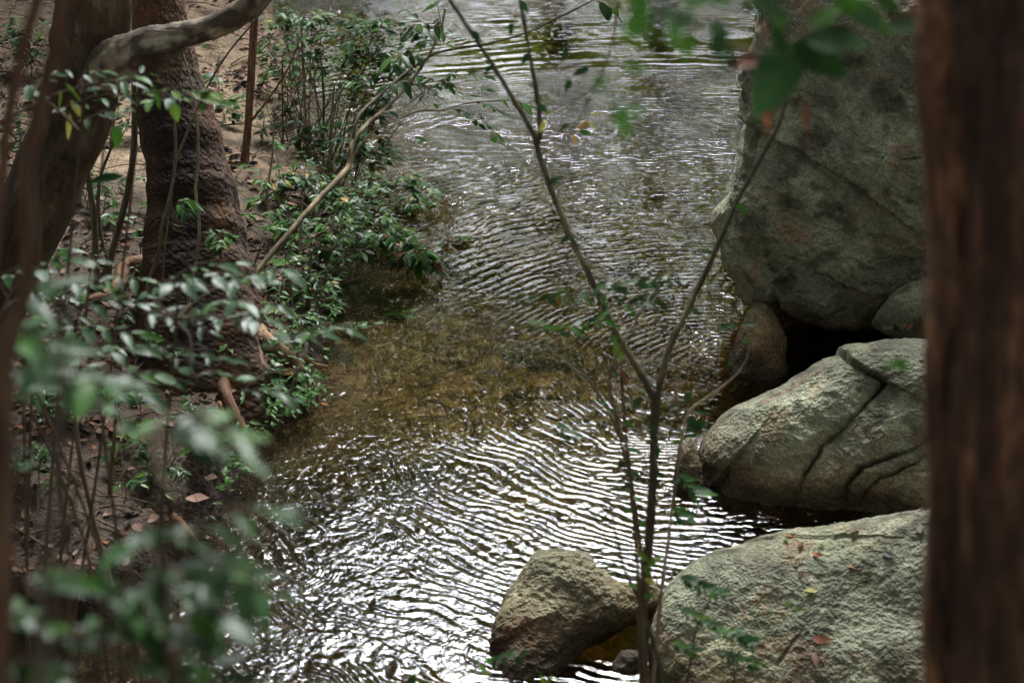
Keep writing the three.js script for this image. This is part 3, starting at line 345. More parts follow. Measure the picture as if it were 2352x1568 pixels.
const leafMat = (name, r, g, b, o = {}) => new THREE.MeshPhysicalMaterial({ name, color: lin(r, g, b), roughness: o.rough ?? 0.95, transmission: o.through ?? 0.35, thickness: 0, specularIntensity: o.spec ?? 0.35, clearcoat: o.coat ?? 0.5, clearcoatRoughness: o.coatRough ?? 0.3, side: THREE.DoubleSide, map: o.map === undefined ? M.leafMap : o.map });
M.leafMap = dataTex(64, 128, (u, v) => { const d = Math.abs(u - 0.5) * 2, rib = Math.exp(-((d / 0.07) ** 2)), vein = Math.pow(Math.max(0, Math.cos((v * 9 - d * 1.6) * Math.PI)), 14) * smooth(0.02, 0.1, d), s = 0.78 + 0.22 * rib + 0.08 * vein; return [s + 0.12 * rib, s + 0.06 * rib, s + 0.06 * rib]; }, true);
const Q = new THREE.Quaternion();
function scatterLeaves(list, blade) {     // list of [Vector3, Quaternion, scale] -> one geometry
  const p = blade.attributes.position, nrm = blade.attributes.normal, u = blade.attributes.uv, ix = blade.index, nv = p.count, pos = new Float32Array(list.length * nv * 3), nor = new Float32Array(pos.length), uv = new Float32Array(list.length * nv * 2), idx = new Uint32Array(list.length * ix.count), v = V(0, 0, 0);
  list.forEach(([at0, q, s], k) => { for (let i = 0; i < nv; i++) { v.set(p.getX(i), p.getY(i), p.getZ(i)).multiplyScalar(s).applyQuaternion(q).add(at0); v.toArray(pos, (k * nv + i) * 3); v.set(nrm.getX(i), nrm.getY(i), nrm.getZ(i)).applyQuaternion(q).toArray(nor, (k * nv + i) * 3); uv[(k * nv + i) * 2] = u.getX(i); uv[(k * nv + i) * 2 + 1] = u.getY(i); } for (let i = 0; i < ix.count; i++) idx[k * ix.count + i] = ix.getX(i) + k * nv; });
  const g = new THREE.BufferGeometry(); g.setAttribute('position', new THREE.BufferAttribute(pos, 3)); g.setAttribute('normal', new THREE.BufferAttribute(nor, 3)); g.setAttribute('uv', new THREE.BufferAttribute(uv, 2)); g.setIndex(new THREE.BufferAttribute(idx, 1)); return g;
}
function leafTurn(r, dir, tilt) { const n = V((r() - 0.5) * tilt, 1, (r() - 0.5) * tilt).normalize(), z = dir.clone().normalize(), x = n.clone().cross(z).normalize(), y = z.clone().cross(x); return new THREE.Quaternion().setFromRotationMatrix(new THREE.Matrix4().makeBasis(x, y, z)); }
// ───────────────────────── leaves and plants ─────────────────────────
const L = {
  deep: leafMat('deep_green_leaf', 0.024, 0.078, 0.016, { through: 0.3, coat: 0.35, coatRough: 0.3 }), mid: leafMat('green_leaf', 0.066, 0.20, 0.022, { through: 0.4, coat: 0.25, coatRough: 0.3 }), blue: leafMat('bluish_leaf', 0.040, 0.115, 0.028, { through: 0.3, coat: 0.4, coatRough: 0.32 }),
  bright: leafMat('fresh_leaf', 0.16, 0.30, 0.035, { through: 0.5, coat: 0.4 }), yellow: leafMat('yellow_leaf', 0.52, 0.48, 0.10, { through: 0.4, coat: 0.3 }), amber: leafMat('amber_leaf', 0.5, 0.27, 0.06, { through: 0.3, coat: 0.2 }),
  brown: leafMat('dry_brown_leaf', 0.26, 0.11, 0.055, { through: 0.12, coat: 0.1 }), orange: leafMat('dry_orange_leaf', 0.50, 0.20, 0.085, { through: 0.15, coat: 0.1 }), dark: leafMat('dead_dark_leaf', 0.05, 0.034, 0.026, { through: 0.05, coat: 0.15 }), grey: leafMat('dead_grey_leaf', 0.22, 0.18, 0.16, { through: 0.1, coat: 0.1 }), pink: leafMat('dry_pinkish_leaf', 0.36, 0.23, 0.17, { through: 0.2, coat: 0.1 }),
};
const blades = [leafBlade(1, 0.40, { fold: 0.22, droop: 0.14, n: 6 }), leafBlade(1, 0.46, { fold: 0.16, droop: 0.22, n: 6, wave: 0.06 }), leafBlade(1, 0.34, { fold: 0.28, droop: 0.08, n: 6, curl: 0.3 }), leafBlade(1, 0.52, { fold: 0.12, droop: 0.18, n: 6, wave: 0.05 })];
const dryBlades = [leafBlade(1, 0.50, { fold: 0.5, droop: -0.25, n: 7, wave: 0.18, curl: 0.9 }), leafBlade(1, 0.42, { fold: 0.35, droop: 0.35, n: 7, wave: 0.22, curl: -0.7 }), leafBlade(1, 0.58, { fold: 0.18, droop: -0.12, n: 7, wave: 0.1, curl: 0.3 })];
const pick = (r, w) => { let s = 0; for (const x of w) s += x[1]; s *= r(); for (const x of w) { s -= x[1]; if (s <= 0) return x[0]; } return w[0][0]; };
const MIX = { bank: [[L.deep, 3], [L.mid, 5.5], [L.blue, 3], [L.bright, 0.8], [L.amber, 0.12], [L.brown, 0.12], [L.yellow, 0.1]], dark: [[L.deep, 5], [L.mid, 2], [L.blue, 3]], seed: [[L.mid, 4], [L.blue, 3], [L.bright, 0.7], [L.deep, 2]], near: [[L.deep, 3], [L.blue, 6], [L.mid, 2]], fresh: [[L.bright, 4], [L.mid, 2]] };
function addLeaf(parent, p, q, s, mat, blade) { const m = new THREE.Mesh(blade, mat); m.castShadow = m.receiveShadow = true; const n = parent.userData.nLeaf = (parent.userData.nLeaf ?? 0) + 1; m.name = n > 1 ? `leaf_${String(n - 1).padStart(3, '0')}` : 'leaf'; m.position.copy(p).sub(parent.position); m.quaternion.copy(q); m.scale.setScalar(s); parent.add(m); return m; }
function twigTube(a, b, r0, r1, sag, rad = 5) { const m = a.clone().lerp(b, 0.5); m.y += sag; return limb([[a, r0], [m, (r0 + r1) / 2], [b, r1]], { rad, seg: 6, rough: 0, seed: a.x }); }
function leavesAlong(t, r, a, m, b, n, size, mix, o = {}) {        // leaves in turn left and right along a twig a-m-b, one at its end
  const cv = new THREE.QuadraticBezierCurve3(a, m, b), from = o.from ?? 0.3;
  for (let i = 0; i <= n; i++) {
    const u = lerp(from, 1, i / Math.max(1, n)), p = cv.getPoint(u), d = cv.getTangent(u), side = i === n ? 0 : (i % 2 ? 1 : -1), h = V(d.x, 0, d.z); if (h.length() < 0.25) { const an = r() * 6.28; h.set(Math.cos(an), 0, Math.sin(an)); } h.normalize();
    const ang = side * (0.75 + 0.4 * r()) + (r() - 0.5) * 0.3, dir = V(h.x * Math.cos(ang) - h.z * Math.sin(ang), (o.pitch ?? -0.12) + (r() - 0.5) * 0.5, h.x * Math.sin(ang) + h.z * Math.cos(ang));
    addLeaf(t, p, leafTurn(r, dir, o.tilt ?? 1.0), size * (0.5 + 0.8 * r()), pick(r, mix), blades[Math.floor(r() * blades.length)]).scale.multiply(V(0.75 + 0.5 * r(), 1, 1));
  }
}
function plant(o) {          // a shrub or seedling: stems from the base into a crown ellipsoid, leafy twigs in it
  const r = rng(o.seed), base = o.base, t = thing(o.name ?? 'shrub', base, o.label, o.category ?? 'shrub', o.group), c = o.c, R = o.r, stems = [], prim = [], np = o.np ?? 3, r0 = o.r0 ?? 0.006;
  for (let i = 0; i < np; i++) { const e = c.clone().add(V((r() - 0.5) * 1.5 * R.x, (r() - 0.5) * 0.8 * R.y, (r() - 0.5) * 1.5 * R.z)), sp = o.spread ?? 0.06, s = base.clone().add(V((r() - 0.5) * sp, -0.03, (r() - 0.5) * sp)), m = s.clone().lerp(e, 0.5); m.y += 0.12 * s.distanceTo(e); m.x += (r() - 0.5) * 0.05; m.z += (r() - 0.5) * 0.05; prim.push(new THREE.QuadraticBezierCurve3(s, m, e)); stems.push(limb([[s, r0], [prim[i].getPoint(0.3), r0 * 0.85], [prim[i].getPoint(0.6), r0 * 0.7], [e, r0 * 0.3]], { rad: o.rad ?? 6, seg: 14, rough: 0.05, seed: i })); }
  for (let i = 0; i < o.twigs; i++) {
    const e = V(r() - 0.5, r() - 0.5, r() - 0.5).normalize().multiplyScalar(Math.pow(r(), 0.45)); e.set(e.x * R.x, e.y * R.y, e.z * R.z).add(c);
    let best = null, bd = 1e9; for (const q of prim) for (const u of [0.45, 0.6, 0.75, 0.88, 1]) { const p = q.getPoint(u), d = p.distanceTo(e) + (p.y > e.y ? 0.3 * (p.y - e.y) : 0); if (d < bd) { bd = d; best = p; } }
    const len = Math.min(best.distanceTo(e), o.maxTwig ?? 0.5), b = best.clone().lerp(e, 1), m = best.clone().lerp(b, 0.5); m.y += 0.10 * len; b.y -= 0.06 * len;
    stems.push(twigTube(best, b, r0 * 0.36, r0 * 0.16, 0.05 * len, 4)); leavesAlong(t, r, best, m, b, o.per ?? 5, o.leaf, o.mix ?? MIX.bank, { ...o.lo, from: 0.35 });
  }
  for (let i = 0; i < (o.bare ?? 0); i++) { const q = prim[i % np].getPoint(0.3 + 0.65 * r()), e = q.clone().add(V((r() - 0.5) * 2.2 * R.x, (r() - 0.25) * 2 * R.y, (r() - 0.5) * 1.6 * R.z)); stems.push(twigTube(q, e, 0.0021, 0.0008, (r() - 0.4) * 0.08, 4)); }
  const g = mergeGeometries(stems); g.translate(-base.x, -base.y, -base.z); mesh('stem', g, o.wood ?? B.twig, t); delete t.userData.nLeaf; return t;
}
// a plant by its base and crown on the print; lift = metres toward the viewer of the crown from the base
function bankPlant(seed, bu, bv, cu, cv, ru, rv, twigs, per, leafPx, label, o = {}) {
  twigs = Math.round(twigs * 2.3); const base = onGround(bu, bv), d = depthOf(base) + (o.away ?? 0), c = at(cu, cv, d), k = MPP * d; if (o.depth) c.copy(at(cu, cv, o.depth));
  return plant({ seed, base, c, r: V(ru * k, rv * k, (o.rz ?? 0.8) * ru * k), twigs, per, leaf: 0.80 * leafPx * k, label, spread: 0.22, bare: 9, wood: [B.twig, B.pale, B.olive][seed % 3], ...o, np: Math.min(3, o.np ?? 3), r0: o.r0 ?? 0.0045 });
}
const BG = null;
bankPlant(101, 690, 520, 800, 455, 120, 60, 17, 6, 34, 'broad leafy shrub leaning from the bank under the long pale branch', { np: 5, r0: 0.006 });
bankPlant(102, 730, 470, 905, 425, 95, 40, 13, 6, 32, 'shrub whose sprays reach out over the dark rippled water', { np: 4, away: 0.1 });
bankPlant(103, 740, 610, 880, 540, 105, 50, 16, 6, 34, 'dense green shrub hanging over the stream left of its middle', { np: 5 });
bankPlant(104, 700, 600, 770, 540, 90, 55, 12, 5, 32, 'small-leaved shrub below the long pale branch', { np: 4 });
bankPlant(105, 760, 640, 950, 590, 55, 48, 8, 6, 40, 'drooping spray of large grey-green leaves over the water', { np: 2, lo: { pitch: -0.4 }, mix: [[L.mid, 4], [L.blue, 4], [L.deep, 2], [L.brown, 0.7], [L.dark, 0.5]] });
bankPlant(106, 640, 470, 645, 420, 70, 50, 9, 5, 32, 'low shrub on the sand at the foot of the slim tree', { np: 4 });
bankPlant(107, 640, 560, 655, 505, 60, 45, 8, 5, 34, 'low shrub beside the lower end of the pale branch', { np: 4 });
bankPlant(108, 700, 360, 720, 300, 65, 60, 11, 5, 28, 'dark shrub on the crumbling end of the sandbank', { np: 5, mix: MIX.dark });
bankPlant(109, 680, 290, 665, 190, 50, 80, 10, 5, 28, 'upright shrub right of the slim tree', { np: 4, mix: MIX.dark });
bankPlant(110, 715, 330, 770, 150, 85, 80, 15, 5, 30, 'tall thin-stemmed shrub in front of the far water', { np: 6, r0: 0.005 });
bankPlant(111, 760, 400, 855, 250, 55, 60, 9, 5, 30, 'shrub with dark glossy leaves behind the forked pale branch', { np: 3, mix: MIX.dark });
bankPlant(112, 720, 345, 700, 60, 90, 60, 14, 5, 30, 'topmost leafy shrub left of the open water', { np: 5, r0: 0.005 });
bankPlant(113, 735, 350, 850, 70, 80, 60, 12, 5, 30, 'leggy shrub holding its leaves before the top of the stream', { np: 4, r0: 0.005 });
bankPlant(114, 780, 420, 905, 145, 80, 55, 13, 5, 34, 'shrub with large drooping dark leaves where the branches cross', { np: 3, mix: MIX.dark, lo: { pitch: -0.35 } });
bankPlant(115, 640, 670, 655, 620, 60, 40, 8, 4, 30, 'shrub on the bank edge right of the dark trunk', { np: 3 });
bankPlant(116, 700, 720, 720, 650, 55, 50, 8, 4, 30, 'straggling shrub on the undercut bank', { np: 4 });
bankPlant(117, 760, 700, 905, 735, 55, 14, 4, 4, 32, 'thin twig with a few leaves just above the water', { np: 1, r0: 0.003 });
bankPlant(118, 590, 560, 560, 590, 46, 30, 5, 4, 38, 'spray of long narrow leaves before the right side of the dark trunk', { np: 2 });
bankPlant(119, 620, 330, 612, 270, 40, 50, 5, 4, 26, 'sparse shrub between the slim tree and the sandbank', { np: 3 });
bankPlant(120, 560, 430, 520, 410, 40, 45, 4, 4, 30, 'few-leaved sapling on the sand right of the dark trunk', { np: 2, mix: MIX.fresh });
bankPlant(121, 250, 520, 255, 440, 60, 60, 7, 4, 28, 'thin plant on the leafy sand behind the leaning tree', { np: 4 });
bankPlant(122, 190, 470, 175, 420, 40, 60, 5, 4, 26, 'small plant left of the forked olive sapling', { np: 3 });
bankPlant(123, 60, 180, 55, 90, 90, 70, 12, 4, 34, 'understory shrub in the top left corner', { np: 4, mix: MIX.dark });
bankPlant(124, 130, 260, 100, 225, 60, 40, 6, 4, 30, 'understory plant left of the leaning tree', { np: 3, mix: MIX.dark });
bankPlant(125, 20, 330, 20, 300, 60, 60, 6, 4, 34, 'understory plant at the left edge', { np: 3, mix: MIX.dark });
bankPlant(126, 480, 620, 505, 560, 36, 34, 4, 4, 34, 'plant with grey-green leaves in front of the hollow trunk', { np: 2, depth: 8.1 });
bankPlant(127, 390, 640, 425, 470, 30, 34, 3, 4, 40, 'twig with drooping pale leaves in front of the hollow', { np: 1, depth: 8.0, lo: { pitch: -0.5 } });
bankPlant(128, 330, 610, 335, 535, 30, 20, 3, 3, 34, 'little upright plant at the left foot of the dark trunk', { np: 1 });
// bank below the dark trunk
bankPlant(155, 770, 400, 965, 75, 75, 40, 6, 5, 32, 'wispy shrub arching over the far water below the top edge', { np: 2, away: 0.3, mix: MIX.dark, lo: { pitch: -0.4 } });
bankPlant(156, 790, 420, 1000, 190, 60, 45, 5, 5, 32, 'wispy dark-leaved sprays between the pale branch and the Y-shaped sapling', { np: 2, away: 0.3, mix: MIX.dark, lo: { pitch: -0.5 } });
bankPlant(157, 770, 430, 880, 345, 70, 40, 7, 5, 30, 'sprays of small leaves beneath the low branch over the water', { np: 2 });
bankPlant(158, 720, 330, 640, 50, 60, 50, 6, 5, 28, 'wispy shrub at the top edge right of the pale branch', { np: 2 });
bankPlant(159, 740, 380, 830, 190, 60, 50, 6, 5, 28, 'thin-leaved shrub crossing the pale branch', { np: 2 });
bankPlant(160, 780, 520, 1060, 555, 45, 22, 4, 5, 30, 'farthest low spray reaching over the middle of the stream', { np: 1, r0: 0.003, lo: { pitch: -0.3 }, mix: [[L.mid, 4], [L.blue, 3], [L.brown, 1], [L.dark, 0.6]] });
bankPlant(141, 660, 240, 640, 130, 60, 60, 8, 5, 26, 'shrub of small leaves rising behind the slim tree', { np: 3 });
bankPlant(142, 735, 300, 800, 60, 70, 50, 8, 5, 28, 'spindly shrub against the far water, left of its sheen', { np: 3 });
bankPlant(143, 745, 420, 800, 320, 60, 50, 9, 5, 28, 'shrub of small dark leaves just below the fork of the pale branch', { np: 3, mix: MIX.dark });
bankPlant(144, 690, 470, 690, 400, 60, 50, 9, 5, 28, 'fine-leaved shrub left of the long pale branch', { np: 3 });
bankPlant(145, 790, 470, 965, 470, 60, 30, 7, 5, 30, 'low spray of leaves almost touching the dark ripples', { np: 2 });
bankPlant(146, 770, 560, 820, 600, 70, 36, 9, 5, 30, 'overhanging shrub where the bank turns toward the roots', { np: 3 });
bankPlant(147, 750, 640, 740, 590, 50, 40, 8, 5, 28, 'thick small-leaved shrub on the lip of the bank', { np: 3, mix: MIX.dark });
bankPlant(148, 745, 720, 760, 690, 50, 26, 6, 4, 28, 'ragged shrub hanging off the undercut bank', { np: 2 });
bankPlant(149, 600, 640, 590, 700, 50, 36, 7, 4, 30, 'shrub in front of the right foot of the dark trunk', { np: 2 });
bankPlant(150, 760, 780, 830, 745, 60, 10, 4, 3, 28, 'bare twig with scattered leaves low over the brown shallows', { np: 1, r0: 0.003 });
bankPlant(151, 690, 780, 700, 735, 50, 30, 7, 4, 28, 'shrub of mixed leaves above the thick root', { np: 3, mix: MIX.seed });
bankPlant(152, 40, 560, 50, 500, 70, 60, 8, 4, 30, 'leafy plant at the left edge behind the leaning trunk', { np: 3, mix: MIX.dark });
bankPlant(153, 290, 330, 285, 280, 40, 40, 5, 4, 26, 'small plant between the leaning tree and the bent sapling', { np: 2 });
bankPlant(154, 540, 300, 530, 250, 36, 40, 5, 4, 26, 'small plant on the sand right of the dark trunk', { np: 2 });
bankPlant(131, 470, 850, 480, 780, 70, 40, 8, 4, 36, 'plant with pointed green leaves below the dark trunk', { np: 3 });
bankPlant(132, 590, 870, 600, 850, 70, 34, 8, 4, 34, 'fresh green plant among the orange roots', { np: 3, mix: MIX.seed });
bankPlant(133, 690, 900, 690, 860, 45, 28, 6, 4, 34, 'plant with rounded grey leaves on the root tip by the water', { np: 2 });
bankPlant(134, 610, 935, 610, 905, 50, 24, 5, 4, 34, 'small plant hanging over the water-worn roots', { np: 2 });
bankPlant(135, 380, 1130, 380, 1060, 60, 60, 9, 4, 30, 'small bush on the bare soil near the waterline', { np: 4, mix: MIX.dark });
bankPlant(136, 300, 1090, 290, 1020, 70, 40, 7, 4, 34, 'plant on the brown soil amid fallen leaves', { np: 3 });
bankPlant(137, 450, 990, 440, 945, 70, 40, 7, 4, 34, 'plant on the slope above the roots', { np: 3 });
bankPlant(138, 150, 980, 150, 920, 90, 50, 9, 4, 34, 'leafy plant on the slope at lower left', { np: 4, mix: MIX.dark });
bankPlant(139, 60, 1130, 60, 1060, 80, 60, 9, 4, 36, 'plant by the left edge above the bare soil', { np: 3, mix: MIX.dark });
bankPlant(140, 480, 1190, 470, 1170, 40, 20, 4, 3, 28, 'seedling with flat paired leaves at the water edge', { np: 2 });
// ── the long pale shrub reaching across the stream
{
  const r = rng(77), D = (u) => lerp(8.9, 10.6, smooth(540, 1250, u)), px = (l) => l.map(([u, v, w]) => [at(u, v, D(u)), w * 0.5 * MPP * D(u)]);
  const main = px([[500, 800, 17], [530, 745, 16], [560, 680, 14], [600, 612, 13], [660, 540, 13], [720, 470, 13], [785, 402, 14], [803, 378, 15], [809, 330, 12], [840, 288, 10], [886, 249, 9], [940, 190, 8], [977, 139, 7], [1014, 62, 5], [1022, 20, 4]]);
  const b2 = px([[809, 335, 8], [820, 275, 8], [867, 223, 7], [940, 161, 7], [995, 125, 6], [1050, 110, 5], [1105, 103, 5], [1215, 73, 4.5], [1288, 37, 4], [1362, 0, 3.5], [1420, -30, 3]]), b3 = px([[803, 380, 6], [820, 345, 6], [860, 300, 5], [904, 278, 4.5], [970, 253, 4], [1014, 253, 3.5], [1087, 234, 3], [1180, 230, 2.5]]), b4 = px([[995, 125, 4], [1040, 110, 4], [1100, 80, 3], [1130, 65, 2.5]]), b5 = px([[940, 190, 3], [990, 200, 2.5], [1040, 165, 2.5], [1100, 165, 2]]);
  const t = woody('leaning_shrub', onGround(505, 800), 'long pale-barked branching stem leaning from the bank across the stream', 'shrub', null, [['stem', limb(main, { rad: 12, seg: 160, rough: 0.10, freq: 2, seed: 2, shade: (q, t0, th, f) => { const s = smooth(0.0, 0.25, fbm(q.x * 9, q.y * 9, q.z * 9, 3)); return [lerp(0.5, 1.2, s), lerp(0.48, 1.2, s), lerp(0.4, 1.1, s)]; } }), B.pale], ['branch', limb(b2, { rad: 8, seg: 90, rough: 0.1, seed: 4, shade: () => [0.35, 0.32, 0.28] }), B.pale], ['branch', limb(b3, { rad: 7, seg: 70, rough: 0.1, seed: 5, shade: () => [0.42, 0.37, 0.3] }), B.pale], ['branch', limb(b4, { rad: 6, seg: 30, rough: 0.1, seed: 6 }), B.pale], ['branch', limb(b5, { rad: 6, seg: 30, rough: 0.1, seed: 7, shade: () => [0.4, 0.36, 0.3] }), B.pale]]);
  const tw = [], spray = (u, v, u2, v2, n, s, mix, lo) => { const a = at(u, v, D(u)), b = at(u2, v2, D(u2) + (r() - 0.5) * 0.3), m = a.clone().lerp(b, 0.5).add(V(0, 0.04, 0)); const g = twigTube(a, b, 0.0028, 0.0012, 0.02, 4); tw.push(g); leavesAlong(t, r, a, m, b, n, s * MPP * D(u), mix, { from: 0.2, ...lo }); };
  spray(1014, 62, 950, 60, 5, 40, MIX.dark, { pitch: -0.5 }); spray(977, 139, 900, 130, 6, 42, MIX.dark, { pitch: -0.5 }); spray(940, 190, 880, 200, 6, 44, MIX.dark, { pitch: -0.6 }); spray(995, 125, 1060, 85, 4, 36, MIX.dark, { pitch: -0.4 });
  spray(1040, 165, 1110, 175, 4, 38, MIX.dark, { pitch: -0.5 }); spray(1087, 234, 1150, 262, 6, 36, MIX.bank, { pitch: -0.5 }); spray(1060, 240, 1120, 205, 6, 34, MIX.bank); spray(1120, 232, 1225, 245, 7, 34, MIX.bank, { pitch: -0.5 }); spray(1040, 250, 1100, 285, 5, 34, MIX.dark, { pitch: -0.5 }); spray(904, 278, 960, 330, 4, 30, MIX.bank); spray(1100, 260, 1140, 330, 5, 38, MIX.dark, { pitch: -0.7 }); spray(1288, 37, 1285, 60, 1, 30, MIX.dark, { pitch: -0.8 }); spray(1362, 0, 1410, 30, 5, 44, MIX.dark, { pitch: -0.7 });
  spray(1014, 60, 1000, 0, 5, 34, MIX.dark); spray(1000, 90, 930, 20, 6, 34, MIX.dark);
  const g = mergeGeometries(tw); g.translate(-t.position.x, -t.position.y, -t.position.z); mesh('twig', g, B.twig, t); delete t.userData.nLeaf;
}
// ── the forked sapling before the boulders
function leafPx(t, u1, v1, u2, v2, d, w, mat, o = {}) {       // a leaf from its foot to its tip on the print, turned by roll about its length
  const a = at(u1, v1, d), b = at(u2, v2, d + (o.dd ?? 0)), z = b.clone().sub(a), len = z.length(); z.normalize(); const n0 = CAM.clone().sub(a).normalize().multiplyScalar(o.face ?? 0.5).add(V(0, 1 - (o.face ?? 0.5), 0)); const x = n0.clone().cross(z).normalize(), y = z.clone().cross(x); const q = new THREE.Quaternion().setFromRotationMatrix(new THREE.Matrix4().makeBasis(x, y, z)); if (o.roll) q.multiply(new THREE.Quaternion().setFromAxisAngle(V(0, 0, 1), o.roll));
  const m = addLeaf(t, a, q, len, mat, o.dry !== undefined ? dryBlades[o.dry] : (w > 0.48 ? blades[3] : w > 0.42 ? blades[1] : blades[0])); m.scale.x = len * w / (o.dry !== undefined ? 0.5 : w > 0.48 ? 0.52 : w > 0.42 ? 0.46 : 0.40); return m;
}
{
  const d = 4.5, sh = (q, t0, th, f) => { const s = smooth(-0.1, 0.3, fbm(q.x * 12, q.y * 7, q.z * 12, 3)); return [lerp(0.45, 1.1, s) * f, lerp(0.47, 1.15, s) * f, lerp(0.42, 0.9, s) * f]; };
  const parts = [], add = (l, o = {}) => parts.push(['stem', l, o]);
  const trunk = toGround(pxLimb([[1507, 905, 25], [1506, 950, 22], [1502, 1020, 20], [1500, 1087, 20], [1494, 1200, 21], [1484, 1312, 22], [1477, 1390, 26], [1475, 1448, 25], [1480, 1568, 25], [1480, 1700, 27]], d), 2);
  const l1 = pxLimb([[1505, 925, 17], [1480, 872, 17], [1420, 772, 16], [1368, 660, 15], [1310, 540, 14], [1262, 425, 13], [1236, 345, 13], [1226, 310, 11], [1190, 245, 11], [1132, 150, 10], [1080, 70, 9], [1040, 10, 9], [1005, -45, 8], [940, -140, 6]], d), l2 = pxLimb([[1233, 345, 10], [1241, 300, 11], [1236, 240, 10], [1216, 120, 9], [1195, 0, 9], [1184, -70, 8], [1175, -180, 6]], d), l3 = pxLimb([[1510, 925, 15], [1516, 880, 15], [1537, 800, 15], [1582, 708, 14], [1640, 582, 13], [1690, 470, 12], [1722, 408, 11], [1760, 340, 11], [1790, 280, 10], [1806, 220, 9], [1801, 120, 8], [1772, 40, 7], [1752, -50, 6]], d), l4 = pxLimb([[1478, 1400, 12], [1455, 1350, 8], [1435, 1310, 7], [1418, 1240, 6], [1400, 1150, 5]], d), l5 = pxLimb([[1480, 1420, 10], [1500, 1470, 10], [1522, 1568, 11], [1530, 1700, 12]], d);
  const mt = (l, seed) => limb(l, { rad: 14, rough: 0.22, freq: 2.2, seed, shade: sh, seg: 120 });
  const b = trunk[trunk.length - 1][0].clone(); b.y += 0.15;
  const t = woody('forked_sapling', b, 'slender dark sapling forking into a wide Y before the boulders', 'sapling', null, [['trunk', mt(trunk.reverse(), 1), B.olive], ['branch', mt(l1, 2), B.olive], ['branch', mt(l2, 3), B.olive], ['branch', mt(l3, 4), B.olive], ['branch', mt(l4, 5), B.olive], ['branch', mt(l5.reverse(), 6), B.olive]]);
  for (const [a, bb, c, e, m, o] of [[1498, 990, 1518, 975, L.blue, {}], [1505, 985, 1480, 968, L.deep, {}], [1475, 912, 1450, 940, L.blue, { face: 0.7 }], [1480, 905, 1465, 890, L.bright, {}], [1512, 1025, 1510, 1052, L.blue, { face: 0.9 }], [1500, 1080, 1530, 1095, L.deep, {}], [1490, 1290, 1462, 1262, L.bright, { face: 0.7 }], [1488, 1300, 1520, 1275, L.bright, {}], [1480, 1330, 1512, 1338, L.yellow, {}], [1478, 1370, 1510, 1365, L.mid, {}], [1470, 1350, 1440, 1342, L.mid, {}], [1478, 1300, 1500, 1326, L.bright, {}], [1262, 425, 1290, 400, L.deep, {}], [1310, 540, 1285, 560, L.blue, {}], [1368, 660, 1400, 650, L.mid, {}], [1582, 708, 1612, 720, L.blue, {}], [1640, 582, 1612, 575, L.deep, {}], [1690, 470, 1722, 490, L.mid, {}], [1216, 120, 1196, 150, L.deep, { face: 0.7 }], [1236, 240, 1262, 262, L.blue, {}], [1132, 150, 1108, 172, L.deep, {}], [1080, 70, 1108, 92, L.deep, {}], [1195, 0, 1215, 30, L.blue, { face: 0.7 }], [1420, 772, 1392, 785, L.mid, {}]]) leafPx(t, a, bb, c, e, d - 0.03, 0.45, m, o);
  delete t.userData.nLeaf;
}
// ── other slight stems in front of the water
function wand(label, list, d, mat, leaves, name = 'thin_sapling', o = {}) { const p = pxLimb(list, d), pts = o.float ? p : toGround(p, 2), b = pts[pts.length - 1][0].clone(); if (!o.float) b.y += 0.15; const t = woody(name, b, label, o.category ?? 'sapling', o.group, [[o.part ?? 'stem', limb(pts.reverse(), { rad: 8, rough: 0.08, seed: list[0][0], seg: 60 }), mat]]); for (const [u1, v1, u2, v2, w, m, q] of leaves) leafPx(t, u1, v1, u2, v2, d - 0.01 + (q?.d ?? 0), w, m, q ?? {}); delete t.userData.nLeaf; return t; }
const sprayPx = (seed, n, u0, v0, u1, v1, len, mix) => { const r = rng(seed), out = []; for (let i = 0; i < n; i++) { const t = i / n, u = lerp(u0, u1, t), v = lerp(v0, v1, t), a = (i % 2 ? 1 : -1) * (0.5 + 0.7 * r()) + Math.atan2(v1 - v0, u1 - u0), l = len * (0.65 + 0.6 * r()); out.push([u, v, u + l * Math.cos(a), v + l * 0.6 * Math.sin(a), 0.36 + 0.14 * r(), pick(r, mix), { face: 0.25 + 0.4 * r(), dd: (r() - 0.5) * 0.05 }]); } return out; };
wand('thin reddish sapling just left of the forked sapling', [[1424, 812, 3], [1428, 870, 5], [1434, 950, 6], [1440, 1030, 7], [1450, 1100, 7], [1462, 1180, 7], [1472, 1260, 8], [1478, 1360, 8], [1482, 1568, 9]], 4.8, B.twig, [[1424, 830, 1412, 775, 0.45, L.bright, { face: 0.8 }], [1425, 850, 1445, 880, 0.3, L.brown, { face: 0.7 }], [1424, 860, 1398, 868, 0.4, L.blue], [1436, 965, 1462, 985, 0.45, L.mid], ...sprayPx(5, 8, 1440, 1030, 1470, 1250, 40, MIX.near)]);
wand('thin bent twig rising from the water to dark bare ends', [[1250, 790, 3], [1310, 840, 4], [1360, 880, 5], [1395, 940, 5], [1425, 1010, 5], [1445, 1080, 6], [1455, 1150, 6], [1465, 1300, 7], [1475, 1568, 8]], 4.9, B.olive, [[1395, 930, 1372, 918, 0.45, L.blue], [1400, 950, 1425, 935, 0.4, L.mid]]);
